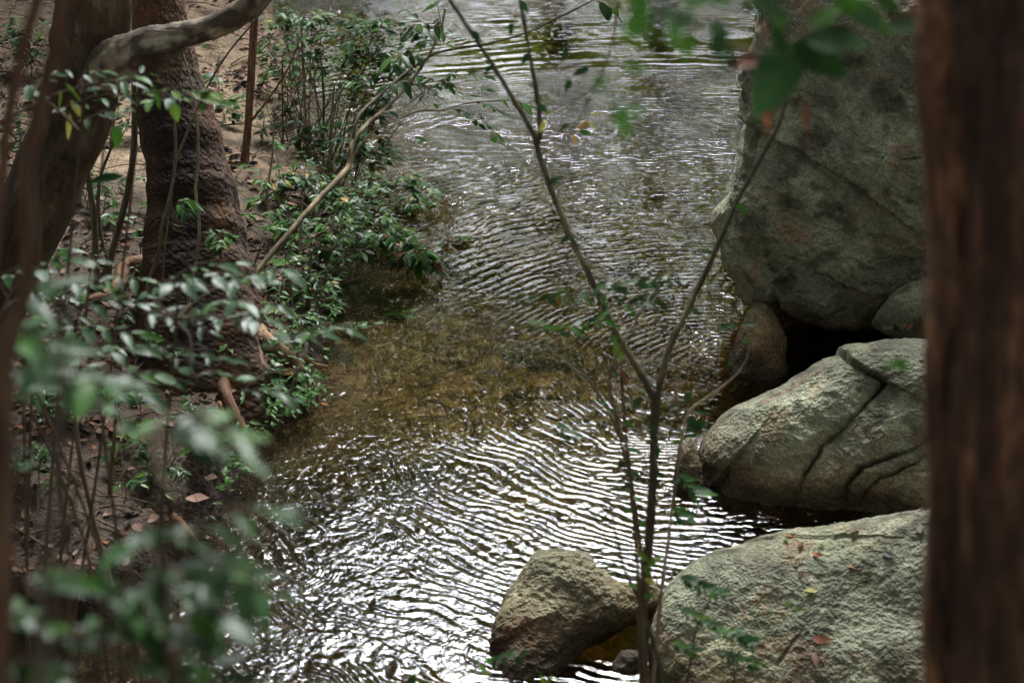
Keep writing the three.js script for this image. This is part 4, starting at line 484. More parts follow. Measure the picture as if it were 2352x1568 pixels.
wand('curved pale twig arching past the small boulder to a single leaf', [[1722, 770, 3], [1718, 815, 4], [1700, 850, 4], [1650, 895, 5], [1600, 930, 6], [1580, 950, 7], [1568, 1000, 7], [1556, 1080, 7], [1540, 1200, 8], [1515, 1400, 9], [1500, 1568, 10]], 4.7, B.pale, [[1720, 775, 1708, 790, 0.6, L.mid, { face: 0.8 }], [1575, 930, 1586, 895, 0.45, L.blue, { face: 0.7 }], [1590, 945, 1640, 950, 0.22, L.blue], [1565, 1010, 1545, 1020, 0.4, L.mid], [1740, 745, 1700, 742, 0.3, L.blue], [1690, 745, 1640, 755, 0.3, L.blue], [1668, 830, 1685, 838, 0.6, L.blue, { face: 0.8 }], ...sprayPx(8, 10, 1555, 1090, 1610, 1150, 42, MIX.near), ...sprayPx(9, 7, 1545, 1170, 1580, 1200, 40, MIX.near)]);
wand('sparse sapling with clustered leaves before the near pale boulder', [[1640, 1350, 3], [1620, 1400, 4], [1600, 1440, 5], [1590, 1490, 6], [1580, 1568, 6], [1575, 1700, 7]], 4.4, B.twig, [...sprayPx(11, 16, 1560, 1330, 1660, 1370, 40, MIX.near), ...sprayPx(12, 12, 1560, 1400, 1640, 1440, 40, MIX.seed), ...sprayPx(13, 8, 1540, 1480, 1600, 1500, 36, MIX.seed)]);
wand('leafy sapling low before the near pale boulder', [[1680, 1440, 3], [1682, 1500, 4], [1688, 1568, 5], [1690, 1700, 5]], 4.3, B.twig, [...sprayPx(14, 16, 1640, 1450, 1730, 1480, 42, MIX.seed), ...sprayPx(15, 12, 1650, 1500, 1740, 1530, 40, MIX.near), [1800, 1390, 1822, 1380, 0.5, L.bright, {}], [1822, 1395, 1850, 1398, 0.45, L.bright, {}]]);
wand('small leafy shoot at the foot of the triangular rock', [[1160, 1510, 3], [1165, 1540, 4], [1175, 1568, 5], [1180, 1700, 5]], 4.6, B.twig, [...sprayPx(16, 9, 1085, 1530, 1205, 1505, 46, MIX.near), [1250, 1575, 1240, 1545, 0.35, L.bright, { face: 0.8 }], [1252, 1575, 1268, 1548, 0.35, L.bright, { face: 0.8 }], [930, 1590, 955, 1545, 0.5, L.blue, {}], [950, 1590, 985, 1560, 0.5, L.deep, {}]]);
wand('airy leafy bough blurred above the middle of the stream', [[1530, 640, 3], [1480, 700, 4], [1450, 760, 5], [1400, 860, 5], [1420, 980, 6], [1450, 1150, 6], [1470, 1400, 7], [1480, 1568, 8]], 4.0, B.twig, [...sprayPx(17, 16, 1390, 660, 1540, 640, 44, MIX.near), ...sprayPx(18, 16, 1180, 690, 1420, 680, 42, MIX.near), ...sprayPx(19, 10, 1270, 760, 1400, 730, 44, MIX.seed), ...sprayPx(20, 9, 1420, 700, 1530, 690, 44, MIX.near), ...sprayPx(21, 6, 1210, 740, 1260, 760, 36, MIX.near), ...sprayPx(22, 6, 1280, 980, 1330, 1010, 40, MIX.near)]);
wand('twig of yellowing leaves hanging before the upper water', [[1240, 262, 2], [1300, 240, 3], [1360, 200, 3], [1400, 120, 4], [1420, 0, 5], [1430, -200, 6], [1440, -600, 8]], 4.0, B.twig, [[1255, 275, 1238, 305, 0.4, L.yellow, { face: 0.8 }], [1352, 275, 1325, 300, 0.3, L.amber, { face: 0.7 }], [1352, 275, 1366, 300, 0.25, L.yellow, { face: 0.7 }], [1328, 298, 1362, 310, 0.4, L.mid, { face: 0.6 }], [1318, 308, 1324, 336, 0.35, L.amber, { face: 0.8 }], [1306, 282, 1282, 305, 0.25, L.deep, { face: 0.5 }], [1305, 100, 1290, 140, 0.32, L.deep, { face: 0.6 }], [1355, 155, 1312, 172, 0.4, L.deep, { face: 0.6 }], [1310, 180, 1298, 212, 0.4, L.deep, { face: 0.7 }], [1175, 50, 1172, 82, 0.5, L.deep, { face: 0.6 }], [1358, 225, 1340, 238, 0.5, L.dark, {}], [1355, 262, 1385, 262, 0.35, L.yellow, { face: 0.5 }], [1270, 255, 1250, 262, 0.5, L.bright, { face: 0.5 }]], 'hanging_twig', { float: true, category: 'twig', part: 'twig' });
// ── big blurred leaves close to the camera, top right
wand('bough of large blurred green leaves hanging close by, top right', [[1545, 45, 8], [1600, 66, 9], [1650, 88, 10], [1700, 112, 10], [1760, 120, 11], [1830, 90, 12], [1950, 20, 14], [2100, -80, 16], [2300, -260, 20]], 2.15, B.twig, [[1490, 10, 1432, 98, 0.6, L.mid, { face: 0.7, d: -0.75 }], [1500, 30, 1560, 10, 0.6, L.deep, { d: -0.7 }], [1440, -30, 1500, 40, 0.6, L.mid, { d: -0.8 }], [1700, -22, 1822, 34, 0.5, L.blue, { face: 0.5, d: -0.6 }], [1600, -40, 1690, 10, 0.5, L.mid, { face: 0.5, d: -0.7 }], [1545, 30, 1555, 118, 0.5, L.mid, { face: 0.8, d: -0.6 }], [1520, 45, 1625, 40, 0.45, L.deep, { d: -0.6 }], [1655, 52, 1645, 140, 0.5, L.deep, { face: 0.8 }], [1830, 95, 1728, 270, 0.62, L.blue, { face: 0.75 }], [1822, 90, 1955, 175, 0.62, L.deep, { face: 0.7 }], [1850, 95, 2005, 85, 0.55, L.blue, { face: 0.5 }], [1905, -15, 2062, 76, 0.34, L.mid, { face: 0.7 }], [2040, 65, 2128, 48, 0.5, L.blue, { face: 0.5 }], [1770, 60, 1815, 118, 0.5, L.deep, {}], [1560, 20, 1640, -20, 0.5, L.mid, { d: -0.7 }], [1620, 60, 1690, 60, 0.45, L.deep, { d: -0.4 }], [1590, 75, 1570, 140, 0.45, L.mid, { d: -0.5 }], [1680, 100, 1660, 160, 0.4, L.deep, { d: -0.2, face: 0.8 }], [1860, 60, 1930, 10, 0.55, L.mid, { d: -0.3 }], [1800, 70, 1770, 10, 0.5, L.mid, { d: -0.4 }], [1960, 20, 2040, 60, 0.5, L.blue, { d: -0.3 }], [1480, 60, 1520, 100, 0.5, L.mid, { d: -0.9 }], [1870, 20, 1900, 75, 0.5, L.deep, {}], [1980, -30, 2080, 20, 0.5, L.mid, {}], [1752, 42, 1752, 96, 0.34, L.brown, { face: 0.8, dry: 1 }], [1430, 148, 1492, 158, 0.5, L.mid, { d: -0.5 }], [1390, 172, 1362, 210, 0.7, L.mid, { d: -0.5 }], [1418, 235, 1442, 320, 0.45, L.mid, { d: -0.6, face: 0.8 }], [1438, 258, 1490, 248, 0.5, L.mid, { d: -0.6 }], [1740, 125, 1690, 160, 0.7, L.brown, { dry: 0, face: 0.8 }], [1700, 130, 1672, 165, 0.6, L.dark, { dry: 1, face: 0.8 }], [1722, 122, 1742, 150, 0.9, L.grey, { dry: 2, face: 0.9 }], [1752, 250, 1768, 300, 0.4, L.orange, { dry: 1, face: 0.8, d: 0.4 }], [1770, 250, 1758, 310, 0.3, L.brown, { dry: 0, face: 0.8, d: 0.7 }], [1850, 240, 1852, 310, 0.3, L.brown, { dry: 1, face: 0.8, d: 0.5 }], [2060, 820, 2085, 860, 0.7, L.mid, { d: 0.1, face: 0.5 }], [2030, 840, 2075, 832, 0.5, L.mid, { d: 0.15 }]], 'leafy_bough', { float: true, category: 'bough', part: 'branch' });
// ── blurred shrubs close to the camera, left
function nearShrub(seed, label, d, bu, bv, boughs, leaf, o = {}) {
  const r = rng(seed), foot = at(bu, bv, d), base = V(foot.x, ground(foot.x, foot.z), foot.z), t = thing('near_shrub', base, label, 'shrub', o.group), st = [];
  const hubs = []; for (let i = 0; i < (o.hubs ?? 5); i++) { const b = boughs[Math.floor((i + 0.5) / (o.hubs ?? 5) * boughs.length)], h = at(b[0] - 15, b[1] + 70 + 60 * r(), d + (r() - 0.5) * 0.08 * d); hubs.push(h); const k = base.clone().lerp(h, 0.55); k.x += (r() - 0.5) * 0.1; k.y = lerp(base.y, h.y, 0.6); st.push(limb([[base.clone().add(V((r() - 0.5) * 0.2, -0.05, (r() - 0.5) * 0.2)), 0.0042], [k, 0.0038], [h, 0.003]], { rad: 7, seg: 30, rough: 0.06, seed: i })); }
  for (const [u1, v1, u2, v2, n] of boughs) {
    const e = at(u2, v2, d + (r() - 0.5) * 0.1 * d), a = at(u1, v1, d + (r() - 0.5) * 0.06 * d), m = a.clone().lerp(e, 0.5); m.y += 0.02; const hub = hubs.reduce((p, q) => q.distanceTo(a) < p.distanceTo(a) ? q : p), k = hub.clone().lerp(a, 0.5).add(V((r() - 0.5) * 0.03, 0.02, (r() - 0.5) * 0.03));
    st.push(limb([[hub, 0.003], [k, 0.0026], [a, 0.002], [m, 0.0016], [e, 0.0008]], { rad: 6, seg: 26, rough: 0.05, seed: u1 }));
    leavesAlong(t, r, a, m, e, Math.round(n * (o.dens ?? 1)), leaf * MPP * d, o.mix ?? MIX.near, { from: 0.0, tilt: o.tilt ?? 0.55, pitch: -0.1 });
  }
  const g = mergeGeometries(st); g.translate(-base.x, -base.y, -base.z); mesh('stem', g, B.twig, t); delete t.userData.nLeaf; return t;
}
nearShrub(201, 'soft grey-green shrub whose flat sprays cross the foot of the dark trunk', 4.2, 330, 1500, [[400, 640, 540, 605, 7], [520, 655, 655, 625, 9], [420, 640, 610, 650, 8], [440, 710, 560, 695, 8], [480, 735, 630, 745, 7], [330, 680, 420, 650, 7], [560, 740, 640, 700, 6], [700, 770, 800, 755, 7], [620, 800, 740, 775, 7], [330, 720, 480, 760, 8], [200, 660, 320, 640, 8], [200, 700, 330, 700, 8], [60, 680, 190, 650, 8], [40, 740, 200, 730, 8], [140, 760, 320, 770, 9], [60, 800, 220, 810, 8], [240, 810, 400, 800, 9], [380, 820, 520, 830, 7], [560, 900, 670, 915, 6], [440, 860, 560, 880, 6], [100, 610, 220, 600, 6], [0, 640, 110, 620, 6], [120, 850, 260, 870, 8], [300, 860, 420, 880, 7]], 58);
nearShrub(202, 'close blurred shrub with big leaves filling the lower left corner', 1.8, 100, 2100, [[250, 1280, 400, 1220, 6], [330, 1330, 560, 1310, 7], [400, 1260, 640, 1170, 5], [60, 1330, 280, 1370, 7], [240, 1400, 460, 1380, 7], [300, 1450, 520, 1470, 7], [380, 1500, 500, 1560, 6], [120, 1480, 330, 1480, 7], [440, 1330, 620, 1360, 5], [0, 1420, 130, 1480, 6], [380, 1000, 560, 1010, 5], [420, 950, 540, 1050, 5], [0, 1540, 140, 1560, 5], [420, 1420, 560, 1440, 5], [280, 1540, 420, 1560, 5]], 106, { tilt: 0.9, dens: 1.5 });
nearShrub(203, 'close blurred bush at the left edge, half in front of the leaning trunk', 2.3, -60, 1500, [[20, 860, 240, 880, 6], [0, 930, 120, 900, 5], [150, 880, 330, 900, 6], [200, 930, 300, 1010, 5], [0, 1010, 60, 1080, 4], [40, 700, 110, 660, 4], [0, 780, 100, 790, 5]], 105, { tilt: 0.9, dens: 1.3 });
nearShrub(204, 'green-leaved twig crossing in front of the leaning trunk', 4.6, -40, 900, [[120, 260, 330, 215, 9], [180, 280, 420, 225, 10], [330, 215, 530, 220, 9], [200, 210, 300, 190, 6], [60, 210, 150, 160, 6], [180, 180, 250, 170, 5], [260, 200, 340, 170, 5]], 46, { mix: [[L.mid, 3], [L.deep, 3], [L.bright, 1], [L.blue, 2]] });
wand('pair of stems and backlit hanging leaves across the leaning trunk', [[400, 195, 3], [330, 185, 4], [220, 190, 5], [120, 220, 6], [40, 260, 7], [-60, 320, 8], [-200, 500, 9]], 4.7, B.twig, [[398, 235, 408, 280, 0.62, L.bright, { face: 0.9 }], [270, 285, 268, 345, 0.5, L.mid, { face: 0.9 }], [348, 195, 368, 250, 0.4, L.mid, { face: 0.8 }], [440, 215, 535, 235, 0.42, L.bright, { face: 0.4 }], [285, 405, 190, 415, 0.3, L.deep, {}], [160, 262, 156, 322, 0.24, L.yellow, { face: 0.9 }], [162, 230, 195, 278, 0.3, L.yellow, { face: 0.9 }], [150, 190, 188, 235, 0.16, L.bright, { face: 0.9 }], [140, 210, 136, 250, 0.2, L.bright, { face: 0.9 }], [470, 230, 462, 262, 0.4, L.mid, { face: 0.8 }]], 'hanging_twig', { float: true, category: 'twig', part: 'twig' });
// blurred stems at the left edge
wand('dark blurred stem slanting down the left edge, nearer of two', [[175, -80, 36, 1.7], [154, 0, 36, 1.7], [121, 128, 36, 1.7], [84, 275, 38, 1.7], [62, 403, 38, 1.7], [68, 560, 40, 1.7], [52, 690, 42, 1.7], [22, 770, 44, 1.7], [8, 900, 46, 1.7], [6, 1100, 46, 1.7], [10, 1300, 46, 1.7], [0, 1568, 48, 1.7], [-10, 1900, 50, 1.7]], 1.7, B.trunk, [], 'blurred_sapling');
wand('dark blurred stem leaning across the top left corner', [[112, -80, 24, 2.2], [86, 0, 26, 2.2], [50, 121, 26, 2.2], [22, 256, 26, 2.2], [4, 403, 28, 2.2], [-20, 600, 30, 2.2], [-60, 1000, 32, 2.2]], 2.2, B.trunk, [], 'blurred_sapling');
wand('faint pinkish blurred stem at lower left', [[150, 620, 10], [146, 760, 16], [140, 900, 18], [130, 1050, 20], [118, 1250, 22], [90, 1568, 24]], 1.4, B.grey, [], 'blurred_sapling');
wand('dark straight stem standing on the brown soil at lower left', [[160, 820, 8], [172, 950, 10], [185, 1060, 12], [205, 1150, 12], [226, 1240, 13], [246, 1310, 14], [262, 1370, 15]], 5.9, B.twig, [], 'thin_sapling');
wand('thin straight stem on the brown soil right of the dark one', [[268, 930, 8], [262, 1010, 9], [256, 1080, 9], [252, 1130, 10]], dg(252, 1130) - 0.02, B.twig, [], 'thin_sapling');
// ── slight upright stems amid the bank shrubs
[[705, 335, 690, 20, 8, 'pale stem rising left of the tall shrubs'], [742, 350, 735, 110, 7, 'thin pale stem left of the forked branch'], [762, 400, 768, 200, 9, 'short broken brown stem behind the forked branch'], [650, 330, 648, 130, 5, 'thin dark stem on the sandbank end'], [610, 470, 630, 250, 6, 'thin leaning stem right of the slim tree'], [709, 710, 716, 580, 12, 'stout pale stem standing on the undercut bank'], [745, 690, 725, 560, 6, 'thin dark stem at the water edge'], [540, 700, 600, 560, 6, 'thin stem crossing the foot of the long pale branch'], [690, 600, 700, 430, 6, 'thin stem in the middle of the bank shrubs'], [560, 800, 560, 640, 8, 'knobbly pale stem before the dark trunk foot']].forEach(([u, v, u2, v2, w, label], i) => { const d = dg(u, v), m = [(u + u2) / 2 + 6 * Math.sin(i * 2.1), (v + v2) / 2]; stemThing('thin_sapling', label, 'sapling', null, [[u2, v2, w * 0.5], [...m, w * 0.8], [u, v, w]], d, i % 2 ? B.twig : B.pale, [], { rad: 8 }); });
// ── fallen things
{
  const d0 = onGround(385, 1210), d1 = onPlane(452, 1264, 0.03); d0.y += 0.05;
  woody('log', d1, 'short broken pale log slanting from the bank into the water', 'log', null, [['log', limb([[d0, 0.030], [d0.clone().lerp(d1, 0.3).add(V(0, 0.004, 0)), 0.034], [d0.clone().lerp(d1, 0.7), 0.032], [d1, 0.028], [d1.clone().add(d1.clone().sub(d0).multiplyScalar(0.06)), 0.004]], { rad: 18, seg: 40, rough: 0.14, freq: 2, seed: 4, shade: (q, t, th, f) => { const s = smooth(0.45, 0.8, t + 0.3 * fbm(q.x * 20, q.y * 20, q.z * 20, 2)); return [lerp(1.35, 0.35, s) * f, lerp(1.2, 0.3, s) * f, lerp(1, 0.28, s) * f]; } }), B.root]]);
}
const rocks = scene.children.filter((o) => o.material === rockMat); scene.updateMatrixWorld(true);
const RC = new THREE.Raycaster();
function fallen(u, v, len, ang, mat, label, o = {}) {       // a leaf lying on whatever rock or ground is there
  let p, n = V(0, 1, 0); RC.set(CAM, ray(u, v).normalize()); const hit = o.water ? [] : RC.intersectObjects(rocks, false);
  if (hit.length) { p = hit[0].point.clone(); n = hit[0].face.normal.clone(); if (n.dot(RC.ray.direction) > 0) n.negate(); n.lerp(V(0, 1, 0), 0.4).normalize(); } else p = o.water ? onPlane(u, v, 0.004) : onGround(u, v);
  p.addScaledVector(n, 0.004); const dir = V(Math.cos(ang), 0, Math.sin(ang)).projectOnPlane(n).normalize(), x = n.clone().cross(dir).normalize(), q = new THREE.Quaternion().setFromRotationMatrix(new THREE.Matrix4().makeBasis(x, n, dir)); if (o.roll) q.multiply(new THREE.Quaternion().setFromAxisAngle(V(0, 0, 1), o.roll));
  const m = new THREE.Mesh(dryBlades[o.b ?? 0], mat); m.name = numbered('fallen_leaf'); m.position.copy(p); m.quaternion.copy(q); m.scale.setScalar(len * MPP * depthOf(p)); m.castShadow = m.receiveShadow = true; scene.add(m); return tag(m, label, 'leaf', o.group);
}
[[1805, 1232, 40, 0.1, L.orange, 'long orange dry leaf, upper left of those on the near boulder', 1], [1843, 1250, 26, 2.2, L.orange, 'curled orange leaf above the crack of the near boulder', 0], [1866, 1276, 30, 0.7, L.brown, 'dark red-brown curled leaf in the middle of the near boulder', 0], [1874, 1270, 22, 1.9, L.orange, 'small pinkish-orange leaf touching the dark curled one', 2], [1946, 1302, 38, 0.2, L.orange, 'ragged orange leaf right of the middle of the near boulder', 1], [2026, 1276, 34, 0.4, L.dark, 'dark purplish round leaf near the trunk on the near boulder', 2], [1955, 1216, 22, 1.2, L.orange, 'small orange leaf beside a grey one near the back of the near boulder', 0], [1970, 1216, 34, 2.3, L.grey, 'grey leaf beside a small orange one near the back of the near boulder', 2], [1878, 1357, 34, 3.1, L.yellow, 'yellow leaf beside the crack of the near boulder', 2], [1864, 1470, 46, 0.1, L.brown, 'large brown leaf low on the near boulder', 2], [1800, 1240, 20, 1.1, L.bright, 'tiny green leaf at the left of the near boulder top', 2], [1878, 1255, 18, 0.3, L.bright, 'tiny fresh green leaf above the curled ones', 2], [1850, 1190, 26, 0.2, L.orange, 'pale orange leaf on the back rim of the near boulder', 1], [1756, 1208, 24, 0.6, L.pink, 'pale brown leaf on the upper left rim of the near boulder', 1], [1624, 1254, 24, 1.3, L.brown, 'dark brown leaf on the left shoulder of the near boulder', 0], [2108, 1172, 30, 0.5, L.dark, 'dark dead leaf against the brown trunk', 0], [2112, 1205, 34, 1.7, L.grey, 'grey dead leaf against the brown trunk', 2], [1690, 1300, 12, 0.5, L.pink, 'tiny pale fleck of leaf at the left of the near boulder', 1], [2072, 746, 26, 0.3, L.orange, 'bright orange leaf in the hollow behind the ribbed boulder', 1], [2050, 750, 22, 1.0, L.dark, 'dark leaf left of the orange one in the hollow', 0], [2095, 742, 24, 2.0, L.brown, 'brown leaf right of the orange one in the hollow', 0], [2110, 736, 22, 0.2, L.dark, 'dark leaf at the right end of the hollow', 1], [1690, 912, 34, 2.4, L.bright, 'green leaf on the upper left edge of the ribbed boulder', 1], [1708, 892, 22, 0.4, L.brown, 'small brown leaf on the top edge of the ribbed boulder', 0], [1830, 850, 14, 0.4, L.brown, 'tiny brown leaf on the crest of the ribbed boulder', 0]].forEach(([u, v, l, a, m, s, b]) => fallen(u, v, l, a, m, s, { b }));
[[735, 932, 40, 0.4, L.orange, 'orange leaf at the tip of the root by the water', 1], [700, 918, 34, 1.2, L.pink, 'pale brown leaf beside the root tip', 2], [724, 760, 26, 0.5, L.pink, 'pinkish leaf floating below the undercut bank', 2], [755, 750, 26, 1.1, L.grey, 'pale leaf floating off the undercut bank', 2], [735, 862, 30, 1.0, L.bright, 'round yellow-green leaf at the water edge', 2], [620, 600, 60, 0.6, L.bright, 'pale green leaf lying on the sand near the pale branch', 2], [555, 150, 26, 0.2, L.brown, 'brown leaf on the upper sandbank', 0], [535, 165, 50, 0.8, L.brown, 'big brown leaf standing by the upper sandbank', 0], [425, 1145, 60, 0.2, L.pink, 'large tan leaf on the soil near the log', 2], [368, 1185, 40, 0.9, L.dark, 'dark leaf on the soil above the log', 2], [285, 1000, 46, 1.3, L.brown, 'brown leaf on the soil by the plant', 0], [250, 985, 50, 0.4, L.brown, 'reddish leaf on the slope at lower left', 2], [170, 960, 44, 0.7, L.pink, 'pinkish leaf on the slope at lower left', 2], [120, 985, 40, 2.0, L.orange, 'rusty leaf far down the left slope', 1], [290, 1060, 50, 1.2, L.grey, 'grey-brown leaf upright in the soil', 1], [310, 1075, 46, 2.6, L.pink, 'tan leaf beside the grey-brown one', 2], [350, 1080, 44, 0.3, L.brown, 'brown leaf right of the tan ones', 0]].forEach(([u, v, l, a, m, s, b], i) => fallen(u, v, l, a, m, s, { b, water: i === 2 || i === 3 }));
fallen(1868, 1500, 44, 1.5, L.pink, 'dry forked pale stalk below the large brown leaf', { b: 1 });
{ // leaf litter and sticks on the bank: nobody could count them
  const r = rng(5150), lists = [[], [], []], mats = [L.dark, L.brown, L.pink];
  for (let i = 0; i < 26000; i++) { const x = -4.4 + 4.2 * r(), z = -15.5 + 10 * r(), y = ground(x, z), p = V(x, y, z); if (y < 0.1 || fbm(x * 1.3, 8, z * 1.3, 2) + 0.25 * smooth(-1.6, -2.4, x) + 0.3 * smooth(-9.2, -8.2, z) < r() * 0.5 - 0.12) continue; p.y += 0.006; const a = r() * 6.28; lists[r() < 0.42 ? 0 : r() < 0.6 ? 1 : 2].push([p, leafTurn(r, V(Math.cos(a), (r() - 0.5) * 0.3, Math.sin(a)), 0.7), 0.025 + 0.05 * r()]); }
  lists.forEach((l, i) => tag(mesh('leaf_litter', scatterLeaves(l, dryBlades[i]), mats[i]), ['dark dead leaves strewn over the bank', 'brown dead leaves strewn over the bank', 'tan dead leaves strewn over the bank'][i], 'leaf litter', null, 'stuff'));
  const ug = []; for (let i = 0; i < 4200; i++) { const k = 5 + Math.floor(r() * 17), a = SHORE[k], b = SHORE[(k + 1) % SHORE.length], t = r(), x = lerp(a.x, b.x, t) - 0.55 * r() * r() + 0.06, z = lerp(a.z, b.z, t) + (r() - 0.5) * 0.15, y = ground(x, z); if (y < -0.05 || x < -2.4 || fbm(x * 1.9, 1, z * 1.9, 2) + (k > 13 ? -0.16 : 0.02) < r() * 0.4 - 0.12) continue; const an = r() * 6.28; ug.push([V(x, Math.max(y, 0.05) + 0.03 + 0.20 * r() * r(), z), leafTurn(r, V(Math.cos(an), -0.15, Math.sin(an)), 1.0), 0.022 + 0.03 * r()]); }
  tag(mesh('undergrowth', scatterLeaves(ug, blades[0]), L.mid), 'low undergrowth of tiny green leaves along the bank edge', 'undergrowth', null, 'stuff');
  const st = []; for (let i = 0; i < 300; i++) { const u = -60 + r() * 800, v = r() * 1250, p = onGround(u, v); if (p.y < 0.06) continue; const a = r() * 6.28, l = 0.08 + 0.3 * r(), e = p.clone().add(V(Math.cos(a) * l, 0, Math.sin(a) * l)); e.y = ground(e.x, e.z) + 0.012; p.y += 0.012; if (e.y < 0.03) continue; st.push(twigTube(p, e, 0.003 + 0.003 * r(), 0.002, 0.02, 5)); }
  tag(mesh('sticks', mergeGeometries(st), B.twig), 'thin dead sticks strewn over the bank', 'sticks', null, 'stuff');
  const rl = []; for (let i = 0; i < 420; i++) { const k = 10 + Math.floor(r() * 14), a = SHORE[k % SHORE.length], b = SHORE[(k + 1) % SHORE.length], t = r(), x = lerp(a.x, b.x, t) - 0.02 - 0.16 * r(), z = lerp(a.z, b.z, t) + (r() - 0.5) * 0.1, y = ground(x, z); if (y < 0.02 || x < -2.6) continue; const p = V(x, y + 0.01, z), e = V(x + 0.04 + 0.10 * r(), Math.max(-0.02, y - 0.04 - 0.14 * r()), z + (r() - 0.5) * 0.16); rl.push(twigTube(p, e, 0.0022, 0.0008, 0.03 * r(), 4)); }
  tag(mesh('rootlets', mergeGeometries(rl), B.twig), 'fine bare rootlets hanging from the undercut bank', 'rootlets', null, 'stuff');
}
{ // seedlings: small plants of a few leaves on the bank, each its own
  const r = rng(808), spots = [], taken = new Set(), marks = [['the slim tree', 564, 360], ['the thick dark trunk', 440, 640], ['the bent sapling', 250, 640], ['the short olive sapling', 222, 650], ['the leaning trunk', 60, 520], ['the foot of the long pale branch', 530, 760], ['the thick root', 660, 830], ['the water-worn roots', 580, 970], ['the broken log', 400, 1210], ['the dark straight stem', 230, 1250], ['the big tan leaf', 425, 1145], ['the small bush near the waterline', 380, 1120], ['the top left corner', 60, 60], ['the sandbank end', 680, 240], ['the pale green fallen leaf', 620, 600], ['the tan leaves', 305, 1075], ['the lower left slope', 120, 1000], ['the left edge', 20, 800], ['the undercut bank', 720, 700], ['the upper sandbank', 520, 150], ['the brown fallen leaf', 285, 1000], ['the hollow', 400, 560]];
  for (let i = 0; i < 1500 && spots.length < 78; i++) {
    const u = 10 + r() * 720, v = 60 + r() * 1120, p = onGround(u, v); if (p.y < 0.12) continue; let m = null, bd = 1e9; for (const q of marks) { const d = Math.hypot(u - q[1], v - q[2]); if (d < bd) { bd = d; m = q; } }
    const dx = u - m[1], dy = v - m[2], where = bd < 28 ? 'close beside' : bd > 120 ? (Math.abs(dx) > Math.abs(dy) ? (dx > 0 ? 'well to the right of' : 'well to the left of') : (dy > 0 ? 'well below' : 'well above')) : (Math.abs(dx) > Math.abs(dy) ? (dx > 0 ? 'right of' : 'left of') : (dy > 0 ? 'just below' : 'just above')), label = `small green seedling ${where} ${m[0]}`; if (taken.has(label)) continue; taken.add(label); spots.push([label, p]);
  }
  spots.forEach(([label, base], i) => { const h = 0.05 + 0.18 * r(); plant({ seed: 900 + i, name: 'seedling', category: 'seedling', group: 'seedlings scattered over the sandy bank', label, base, c: base.clone().add(V((r() - 0.5) * 0.08, h, (r() - 0.5) * 0.08)), r: V(0.08, 0.05, 0.08), twigs: 2 + Math.floor(r() * 2), per: 2 + Math.floor(r() * 3), leaf: 0.045 + 0.045 * r(), np: 1, r0: 0.0025, rad: 5, mix: MIX.seed }); });
}
{ // little fern in the cleft of the ribbed boulder
  const t = thing('fern', at(1600, 1000, 7.25), 'small lobed fern in the cleft at the left end of the ribbed boulder', 'fern'); for (const [a, b, c, d] of [[1598, 990, 1572, 952], [1598, 992, 1568, 985], [1600, 990, 1612, 952], [1600, 1000, 1570, 1000], [1602, 990, 1626, 965], [1600, 996, 1590, 950]]) leafPx(t, a, b, c, d, 7.2, 0.4, L.blue, { face: 0.6 }); delete t.userData.nLeaf;
}
// ───────────────────────── the forest round the stream (its crowns shade it and show in the water) ─────────────────────────
// kind, x, z, scale, turn
const FOREST_AHEAD = [[3, -11.5, -26, 1.0, 0.4], [3, -8.2, -27, 1.02, 1.9], [3, -5.0, -26.5, 1.05, 2.7], [3, -2.0, -27.5, 1.0, 4.1], [3, 0.9, -26.8, 1.03, 5.2], [3, 3.8, -27.2, 0.98, 0.9], [3, 6.6, -26, 1.04, 2.2], [3, 9.4, -25.5, 1.02, 3.3], [3, -3.4, -30.5, 1.1, 5.0], [3, 2.4, -30.8, 1.08, 0.2], [3, 12, -26, 1.0, 1.0], [5, -14, -38, 1.2, 1.3], [5, -9, -44, 1.25, 5.0], [5, -4.5, -47, 1.2, 2.4], [5, 9, -46, 1.2, 0.3], [5, 14, -40, 1.2, 3.0], [5, 1.5, -66, 1.1, 2.0], [5, 7, -64, 1.0, 4.4], [5, -6.6, -41, 1.3, 1.1], [5, -1.8, -46, 1.35, 3.9], [5, 2.6, -49, 1.3, 0.8], [5, 6.2, -43, 1.3, 2.6], [5, 11.5, -44, 1.3, 5.4], [4, -4.6, -22, 1.0, 1.0], [4, 5.4, -23, 1.0, 2.2], [4, -7.5, -24, 1.1, 3.0], [4, 8.2, -24, 1.1, 4.6], [4, -6, -31, 1.2, 0.5], [4, -2.6, -32, 1.25, 1.8], [4, 0.6, -33, 1.1, 3.2], [4, 3.6, -32, 1.25, 4.9], [4, 7, -31, 1.2, 5.8], [6, -3.6, -23.5, 1.0, 0.6], [6, 3.4, -24.5, 1.0, 2.9], [5, -13, -52, 1.8, 0.1], [5, -8, -54, 1.75, 1.4], [5, -3, -56, 1.8, 2.2], [5, 3.5, -55, 1.75, 3.6], [5, 9, -53, 1.8, 4.2], [5, 15, -51, 1.75, 5.0]];
const FOREST_LEFT = [[0, -6.0, -19, 1.05, 0.2], [1, -8.0, -13.5, 1.0, 1.1], [0, -4.8, -9.6, 1.0, 2.3], [0, -4.4, -5.2, 1.0, 0.6], [1, -8.0, -6, 1.0, 3.5], [0, -9.5, -22, 1.1, 4.1], [0, -13, -16, 1.1, 5.5], [1, -13, -8, 1.1, 0.8], [0, -5.6, -14.5, 1.0, 2.9], [1, -6, -1, 1.0, 4.5], [0, -11, -1, 1.1, 1.2], [2, -7.6, -22.5, 1.3, 3.7], [1, -3.9, -7.6, 0.95, 5.1], [1, -4.6, -12.2, 0.95, 1.7], [0, -4.2, -2.6, 1.1, 0.3]];
